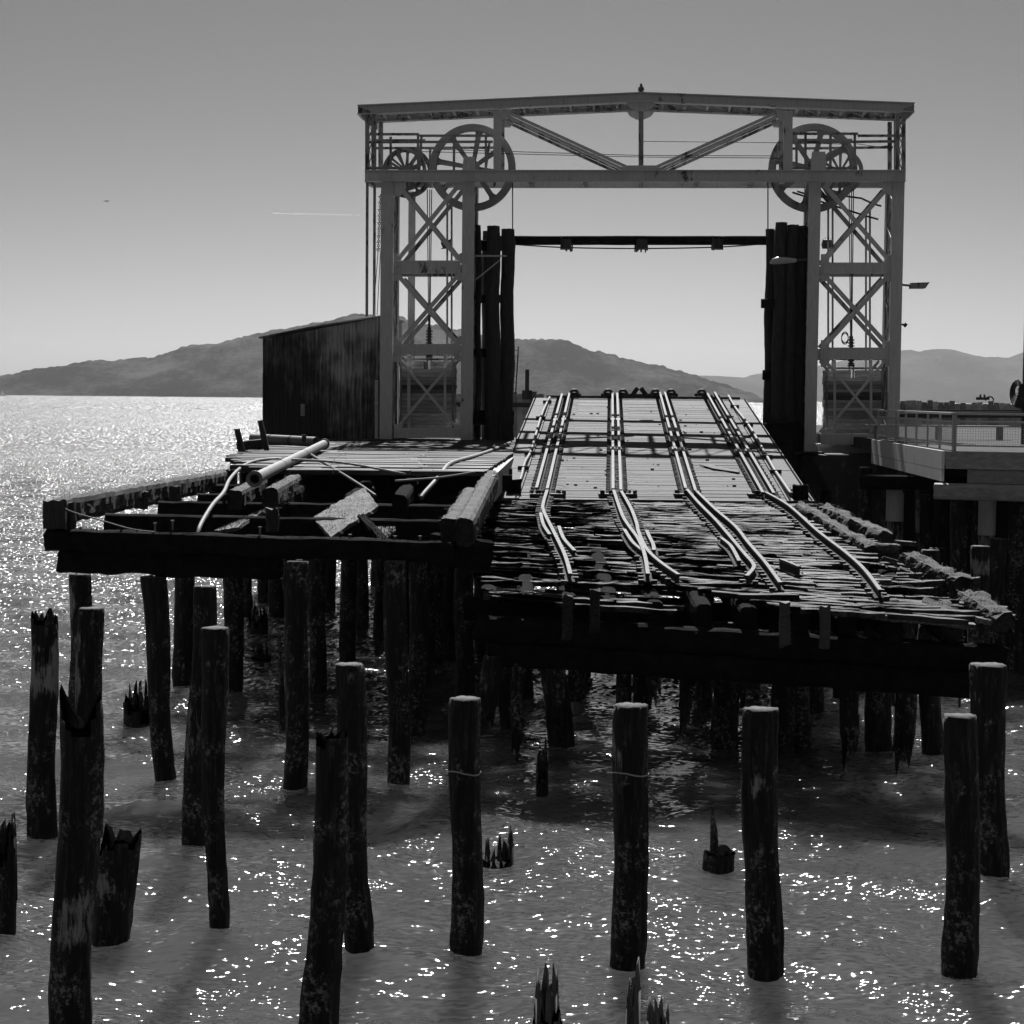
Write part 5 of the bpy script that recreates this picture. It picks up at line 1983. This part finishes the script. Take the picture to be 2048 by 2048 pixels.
mb.beam(SL + V((0, 0, -.05)) - W_ * .04, SR + V((0, 0, -.05)) - W_ * .04, .1, .14)
mb.build('sill', 'beam', shed)
for (x0, x1, y0, y1, tn) in ((596, 604, 808, 832, .8), ):
    mb = MB(); q = Gs(x0, y1, .44); fbox(mb, x0, y0, x1, y1, .46, .475); mb.build('patch', 'paintd', shed)
mb = MB(); fbox(mb, 746, 760, 753, 881, .38, .46); mb.build('corner_board', 'brd', shed)

# ------------------------------------------------------------------ right tower footing and promenade
ft = thing('tower_footing', 'dark stained concrete footing under the right tower', 'footing', (G(1715, 905).x, G(1715, 905).y, 0))
mb = MB()
a = G(1606, 906); b_ = G(1822, 908)
zt = min(a.z, b_.z) - .06
mb.hexa([V((a.x, a.y, zt - .62)) - W_ * .10, V((b_.x, b_.y, zt - .62)) - W_ * .10, V((b_.x, b_.y, zt - .62)) + W_ * 2.4, V((a.x, a.y, zt - .62)) + W_ * 2.4,
         V((a.x, a.y, zt)) - W_ * .10, V((b_.x, b_.y, zt)) - W_ * .10, V((b_.x, b_.y, zt)) + W_ * 2.4, V((a.x, a.y, zt)) + W_ * 2.4])
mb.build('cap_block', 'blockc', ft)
mb = MB()
mb.hexa([V((a.x, a.y, -1)) + U * .3 - W_ * .1, V((b_.x, b_.y, -1)) - U * .2 - W_ * .1, V((b_.x, b_.y, -1)) - U * .2 + W_ * 2.2, V((a.x, a.y, -1)) + U * .3 + W_ * 2.2,
         V((a.x, a.y, zt - .62)) + U * .3 - W_ * .1, V((b_.x, b_.y, zt - .62)) - U * .2 - W_ * .1, V((b_.x, b_.y, zt - .62)) - U * .2 + W_ * 2.2, V((a.x, a.y, zt - .62)) + U * .3 + W_ * 2.2])
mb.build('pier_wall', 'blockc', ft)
mb = MB()
mb.rough_timber(P(1612, 930, 52), P(1652, 1000, 49.5), .3, .5, .03, .3, 0, 3)
mb.build('raking_timber', 'beam', ft)

PZT = 4.75
pL, pC = PZ(1750, 879, PZT), PZ(1893, 902, PZT)
pR0 = PZ(2048, 905, PZT)
dR = (pR0 - pC).normalized()
pR = pC + dR * 26
dL = (pL - pC).normalized()
prom = thing('promenade', 'concrete promenade on timber beams and piles at the right, with a metal railing', 'promenade', (pC.x, pC.y, 0))
dB = V((.08, 1, 0)).normalized()
pL2 = pL + V((.6, 30, 0)); pR2 = pR + V((2, 46, 0))
mb = MB()
poly = [pC, pR, pR2, pL2, pL]
i = mb.addv([V((p.x, p.y, PZT - .30)) for p in poly] + [V((p.x, p.y, PZT)) for p in poly])
n = 5
mb.face([i + k for k in range(n)][::-1]); mb.face([i + n + k for k in range(n)])
for k in range(n):
    mb.face((i + k, i + (k + 1) % n, i + n + (k + 1) % n, i + n + k))
mb.build('slab', 'slabc', prom)
# fascia boards of the angled side
mb = MB()
nrmL = dL.cross(V((0, 0, 1)));
if nrmL.x > 0: nrmL = -nrmL
Lh = (pL - pC).length
nb = 9
for k in range(nb):
    a = pC + dL * (Lh * k / nb + .01) + nrmL * .065; b_ = pC + dL * (Lh * (k + 1) / nb - .01) + nrmL * .065
    mb.beam(a + V((0, 0, -.2)), b_ + V((0, 0, -.2)), .06, .40, tone=rnd.uniform(0, .5))
    mb.beam(a + V((0, 0, -.53)), b_ + V((0, 0, -.53)), .06, .24, tone=rnd.uniform(0, .5))
mb.build('fascia', 'conc', prom)
nrmR = dR.cross(V((0, 0, 1)))
if nrmR.y > 0: nrmR = -nrmR
mb = MB(); mb.beam(pC + nrmR * .03 + V((0, 0, -.19)), pR + nrmR * .03 + V((0, 0, -.19)), .06, .37); mb.build('fascia', 'grey', prom)
mb = MB()
q = 0.45
while q < 24:
    mb.beam(pC + dR * q + V((0, 0, -.53)) + nrmR * -.05, pC + dR * (q + 1.75) + V((0, 0, -.53)) + nrmR * -.05, .12, .29, tone=rnd.uniform(0, .5))
    mb.beam(pC + dR * (q + 1.80) + V((0, 0, -.53)) + nrmR * -.12, pC + dR * (q + 2.2) + V((0, 0, -.53)) + nrmR * -.12, .1, .29, tone=-.5)
    q += 2.25
mb.build('spacer_block', 'grey', prom)
mb = MB(); mb.rough_timber(pC - dR * .25 + V((0, -.1, -.86)), pR + V((0, -.1, -.86)), .34, .35, .006, .4, 0, 6, tone=.15); mb.build('cap_beam', 'grey', prom)
mb = MB(); mb.rough_timber(pC - dR * .9 + V((0, 5, -.9)), pR + V((0, 5, -.9)), .34, .35, .006, .4, 0, 6); mb.build('cap_beam', 'beam', prom)
mb = MB(); mb.rough_timber(P(1795, 970, 46), P(1870, 972, 46), .34, .38, .006, .4, 0, 6); mb.build('cap_beam', 'beam', prom)
mb = MB()
for k in range(70):
    x0 = lerp(pL.x - 1.2, pR.x + 2, k / 70); x1 = lerp(pL.x - 1.2, pR.x + 2, (k + .95) / 70)
    mb.box(x0, x1, 59 + rnd.uniform(-.05, .05), 59.25, -1, PZT - .32 - rnd.uniform(.0, .05))
mb.build('dark_backing', 'beamv', prom)  # added dark wall behind the piles, blocks the water glitter between them
mb = MB(); mb.tube([P(1835, 975, 45.5), P(1835, 1066, 45.5)], .05, 8); mb.build('steel_prop', 'paintd', prom)
for (x, Y, zt, mt, r_) in ((1790, 46, 3.8, 'conc', .19), (1975, 41.5, 3.7, 'conc', .17), (1918, 41.2, 3.7, 'pile', .17), (2035, 41, 3.7, 'pile', .18), (1730, 52, 4.0, 'pile', .17), (1850, 47, 3.8, 'pile', .17), (1880, 52, 3.9, 'pile', .17), (1960, 49, 3.9, 'pile', .17), (1700, 58, 3.9, 'pile', .17), (1780, 58, 3.9, 'pile', .17),
                          (1830, 62, 3.9, 'pile', .17), (1900, 60, 3.9, 'pile', .17), (1940, 56, 3.9, 'pile', .17), (1990, 60, 3.9, 'pile', .17), (2030, 55, 3.9, 'pile', .17), (2060, 48, 3.9, 'pile', .17), (2100, 42, 3.7, 'pile', .18), (1745, 64, 4, 'pile', .17), (2010, 68, 4, 'pile', .17), (1870, 70, 4, 'pile', .17), (1950, 72, 4, 'pile', .17)):
    c = P(x, 1000, Y)
    mb = MB()
    if mt == 'conc':
        pile_mesh(mb, (c.x, c.y), (c.x, c.y, zt), r_ * 1.0, r_, int(x), 'flat', -1, (2.0, 3.9), False, 18, .3)
        mb2 = MB(); mb2.tube([(c.x, c.y, 2.9), (c.x, c.y, zt - .01)], r_ * 1.12, 18)
        o = mb.build('pile', ['pile', 'cut'], prom, smooth=True)
        mb2.build('pile_jacket', 'conc', o)
    else:
        pile_mesh(mb, (c.x, c.y), (c.x, c.y, zt), r_, r_, int(x), 'flat', -1, None, False, 16)
        mb.build('pile', ['pile', 'cut'], prom, smooth=True)
# railing
rl = thing('metal_railing', 'pale galvanised railing with wire mesh panels along the promenade edge', 'railing', pC + V((0, 0, .003)))
RHt = .80
def rail_run(a, b_, npan, mesh, inset):
    mbp = MB(); mbt = MB(); mbm = MB()
    d = (b_ - a); L = d.length; d.normalize()
    for k in range(npan + 1):
        p = a + d * (L * k / npan)
        mbp = MB()
        for s_ in ((-.018, .018) if k % 3 == 0 else (0,)):
            mbp.beam(p + d * s_, p + d * s_ + V((0, 0, RHt - .03)), .04, .05, up=(0, 1, 0))
        mbp.build('post', 'alum', rl)
    mbt.beam(a + V((0, 0, RHt)), b_ + V((0, 0, RHt)), .12, .05)
    mbt.beam(a + V((0, 0, RHt - .17)), b_ + V((0, 0, RHt - .17)), .04, .035)
    mbt.beam(a + V((0, 0, .12)), b_ + V((0, 0, .12)), .04, .035)
    n = int(L / .055)
    for k in range(n):
        p = a + d * (L * k / n)
        mbm.beam(p + V((0, 0, .13)), p + V((0, 0, RHt - .18)), .004, .004, up=(0, 1, 0))
    for k in range(9):
        z = .13 + (RHt - .31) * (k + .5) / 9
        mbm.beam(a + V((0, 0, z)), b_ + V((0, 0, z)), .004, .004)
    mbt.build('handrail', 'alum', rl); mbm.build('mesh_panel', 'alum', rl)


rail_run(pL - nrmL * .08, pC - nrmL * .08 - dR * -.05, 7, True, 0)
rail_run(pC - nrmR * .08 + dR * .15, pR - nrmR * .08, 12, True, 0)
# things on the promenade
mb = MB()
c = pC + V((1.5, 12, 0)); 
for k in range(5):
    mb.beam(V((c.x - 1, c.y, PZT + .38 + k * .0)) + V((0, k * .1, 0)), V((c.x + 3, c.y + k * .1, PZT + .38)), .08, .04)
for dx in (-.7, 1, 2.7):
    mb.box(c.x + dx, c.x + dx + .1, c.y, c.y + .4, PZT + .002, PZT + .355)
tag(mb.build('bench', 'grey', None), 'low slatted bench behind the promenade railing', 'bench')
# cut off piles in the shade in front of the promenade
for k, (x, yt, w_, Y, lab) in enumerate(((1720, 1140, 34, 38, 'second cut off pile from the left in the shade below the promenade corner'), (1775, 1125, 34, 41, 'cut off pile standing in the shade under the left end of the promenade'), (1875, 1096, 28, 42, 'taller flat cut pile in shade just left of the concrete jacketed pile'),
                                    (1860, 1100, 20, 39, 'pile with two thin bands in the shade below the promenade'), (1995, 1077, 26, 39, 'banded pile at the far right edge in the shade'), (1960, 1092, 26, 37.5, 'pile with pale torn edges in front of the concrete jacketed pile'),
                                    (1673, 1010, 28, 47, 'short flat topped pile beside the raking timber'))):
    c = P(x, 1100, Y)
    r_ = .19
    zt = P(x, yt, Y).z
    zt = max(zt, .8)
    mb = MB()
    pile_mesh(mb, (c.x, c.y), (c.x, c.y, zt), r_, r_, 300 + k, 'flat', -1, (zt - .9, zt - .05) if k == 5 else None, False, 20)
    tag(mb.build('cut_pile', ['pile', 'cut'], None, smooth=True), lab, 'pile', 'cut off piles below the promenade')

# ------------------------------------------------------------------ far walls beyond
def plank_wall(label, a, b_, h_, base):
    t = thing('timber_breakwater', label, 'breakwater', (a.x, a.y, 0), 'plank breakwaters beyond the slip')
    mb = MB()
    L = (b_ - a).length; d = (b_ - a).normalized()
    n = int(L / .28)
    rn = random.Random(int(a.x * 10) + 3)
    for k in range(n):
        p = a + d * (L * k / n); q = a + d * (L * (k + .93) / n)
        hh = h_ + rn.uniform(-.12, .08)
        mb.beam(V((p.x, p.y, (hh + base) / 2)), V((q.x, q.y, (hh + base) / 2)), .12, hh - base, tone=rn.uniform(-.4, .6))
    mb.beam(V((a.x, a.y + .12, (h_ - .16 + base) / 2)), V((b_.x, b_.y + .12, (h_ - .16 + base) / 2)), .10, h_ - .16 - base, tone=.0)
    mb.build('planking', 'grey', t)
    mb = MB()
    mb.beam(V((a.x, a.y - .15, h_ - .55)), V((b_.x, b_.y - .15, h_ - .55)), .15, .2)
    mb.build('waler', 'deckl', t)
    return t


a = P(1790, 806, 100); b_ = P(3400, 808, 88)
wl_ = plank_wall('long low plank breakwater beyond the promenade at the right', V((a.x, a.y, 0)), V((b_.x, b_.y, 0)), P(1900, 803, 98).z, -1)
a = P(900, 788, 84); b_ = P(1088, 787, 84)
wl2 = plank_wall('dark plank breakwater seen between the left fender and the ramp', V((a.x, a.y, 0)), V((b_.x, b_.y, 0)), P(1050, 785, 84).z, -1)
mb = MB()
c = P(1054, 783, 84)
mb.box(c.x - .22, c.x + .22, c.y - .2, c.y + .2, c.z - .35, c.z + .05)
mb.box(c.x - .09, c.x + .09, c.y - .09, c.y + .09, c.z + .05, P(1054, 739, 84).z)
tag(mb.build('chimney_post', 'rusty', None), 'short square post standing on the dark breakwater left of the ramp', 'post')
ms = thing('wire_mast', 'thin leaning mast with wire rungs beside the left fender', 'mast', P(1031, 785, 80))
mb = MB(); mb.tube([P(1031, 790, 80), P(1037, 694, 80)], .03, 6); mb.build('pole', 'rusty', ms)
mb = MB()
for k in range(7):
    y = 700 + k * 13
    mb.tube([P(1026, y, 80), P(1036.5 - k * .8, y + 1, 80)], .012, 5)
mb.tube([P(1027, 700, 80), P(1030, 730, 80), P(1026, 790, 80)], .012, 5)
mb.build('rungs', 'rusty', ms)
wk = thing('old_winch', 'small rusty winch with two pegs and a half wheel on the far breakwater', 'winch', P(1985, 800, 97))
mb = MB(); mb.beam(P(1953, 797, 97), P(1978, 797, 97), .2, .14); mb.build('bed', 'rusty', wk)
for x in (1961, 1969):
    mb = MB(); mb.tube([P(x, 798, 97), P(x, 789, 97)], .05, 6); mb.build('peg', 'rusty', wk)
mb = MB(); c = P(1979, 801, 97)
mb.tube([c + V((math.cos(a) * .2, 0, math.sin(a) * .2)) for a in [k * math.pi / 10 for k in range(11)]], .04, 6); mb.build('wheel', 'rusty', wk)
lp = thing('light_pole', 'tall pole at the right edge with a rope bundle hanging on it', 'pole', pC + dR * 3.4 + V((0, 4, 0)))
c = P(2047, 830, 48)
mb = MB(); mb.tube([(c.x, c.y, PZT), (c.x, c.y, P(2047, 606, 48).z)], .045, 10); mb.build('shaft', 'rusty', lp)
mb = MB()
for k in range(6):
    rr = .10 + .03 * k
    cc_ = P(2036, 782 + k, 48)
    mb.tube([cc_ + V((math.cos(a) * rr * .8, 0, math.sin(a) * rr * 1.4)) for a in [j * math.pi / 8 + .3 * k for j in range(13)]], .014, 5)
mb.rough_timber(P(2036, 815, 48), P(2046, 770, 48), .16, .12, .03, .08, 30, 3, up=(0, 1, 0))
mb.build('rope_bundle', 'rusty', lp)

# second lower deck lines behind the railing
mb = MB()
for k in range(3):
    mb.beam(P(1800, 823 + k * 4, 92 - k * 6), P(3200, 824 + k * 4, 82 - k * 6), .5, .18, tone=.3)
tag(mb.build('floating_dock', 'deckl', None), 'low floating dock lying in front of the far breakwater', 'dock')

# ------------------------------------------------------------------ boats, bird, contrail
def sailboat(px, base_y, Y, hgt, label):
    c = PZ(px, base_y, 0) if Y is None else V((P(px, 790, Y).x, Y, 0))
    t = thing('sailboat', label, 'sailboat', c, 'sailing boats on the bay')
    L = hgt * .75
    mb = MB()
    i = mb.addv([c + V((-L / 2, 0, .9)), c + V((0, -1.4, .9)), c + V((L * .55, 0, 1.1)), c + V((0, 1.4, .9)), c + V((-L * .42, 0, -.3)), c + V((0, -.8, -.3)), c + V((L * .42, 0, -.3)), c + V((0, .8, -.3))])
    for q in ((0, 1, 2, 3), (4, 7, 6, 5), (0, 4, 5, 1), (1, 5, 6, 2), (2, 6, 7, 3), (3, 7, 4, 0)):
        mb.face([i + k for k in q])
    mb.build('hull', 'paintd', t)
    mb = MB(); mb.tube([c + V((.3, 0, .8)), c + V((.3, 0, hgt))], .08, 6); mb.build('mast', 'rusty', t)
    mb = MB()
    i = mb.addv([c + V((.1, -.02, 1.8)), c + V((-L * .42, .3, 1.8)), c + V((.1, -.02, hgt * .97)), c + V((.1, .04, 1.8)), c + V((-L * .42, .36, 1.8)), c + V((.1, .04, hgt * .97))])
    for q in ((0, 1, 2), (5, 4, 3), (0, 3, 4, 1), (1, 4, 5, 2), (2, 5, 3, 0)):
        mb.face([i + k for k in q])
    mb.build('mainsail', 'sail', t)
    mb = MB()
    i = mb.addv([c + V((.5, -.02, hgt * .8)), c + V((L * .5, 0, 1.2)), c + V((.5, -.3, 1.5)), c + V((.5, .04, hgt * .8)), c + V((L * .5, .06, 1.2)), c + V((.5, -.24, 1.5))])
    for q in ((0, 1, 2), (5, 4, 3), (0, 3, 4, 1), (1, 4, 5, 2), (2, 5, 3, 0)):
        mb.face([i + k for k in q])
    mb.build('jib', 'sail', t)


sailboat(5, 0, 3000, 10, 'tiny white sailboat off the island shore at the left edge')
sailboat(1279, 0, 1150, 14, 'sailboat seen over the middle of the raised ramp end')
mb = MB()
c = P(213, 403, 260)
mb.tube([c + V((-.45, 0, .02)), c + V((-.2, 0, .10)), c, c + V((.2, 0, .09)), c + V((.45, 0, .12))], [.01, .05, .08, .05, .01], 6)
mb.tube([c + V((0, -.25, -.02)), c + V((0, .22, .02))], [.05, .03], 6)
tag(mb.build('gull', 'gull', None), 'lone dark bird flying high at the left', 'bird')

mb = MB()
mb.tube([P(545, 426, 9000), P(600, 428, 9000), P(720, 430, 9000)], [2.8, 2.4, 1.1], 6)
tag(mb.build('contrail', 'vapour', None), 'thin white aircraft trail high in the sky left of the gantry', 'vapour trail')
# clean helper properties
for o in list(bpy.data.objects):
    if '_w' in o:
        del o['_w']
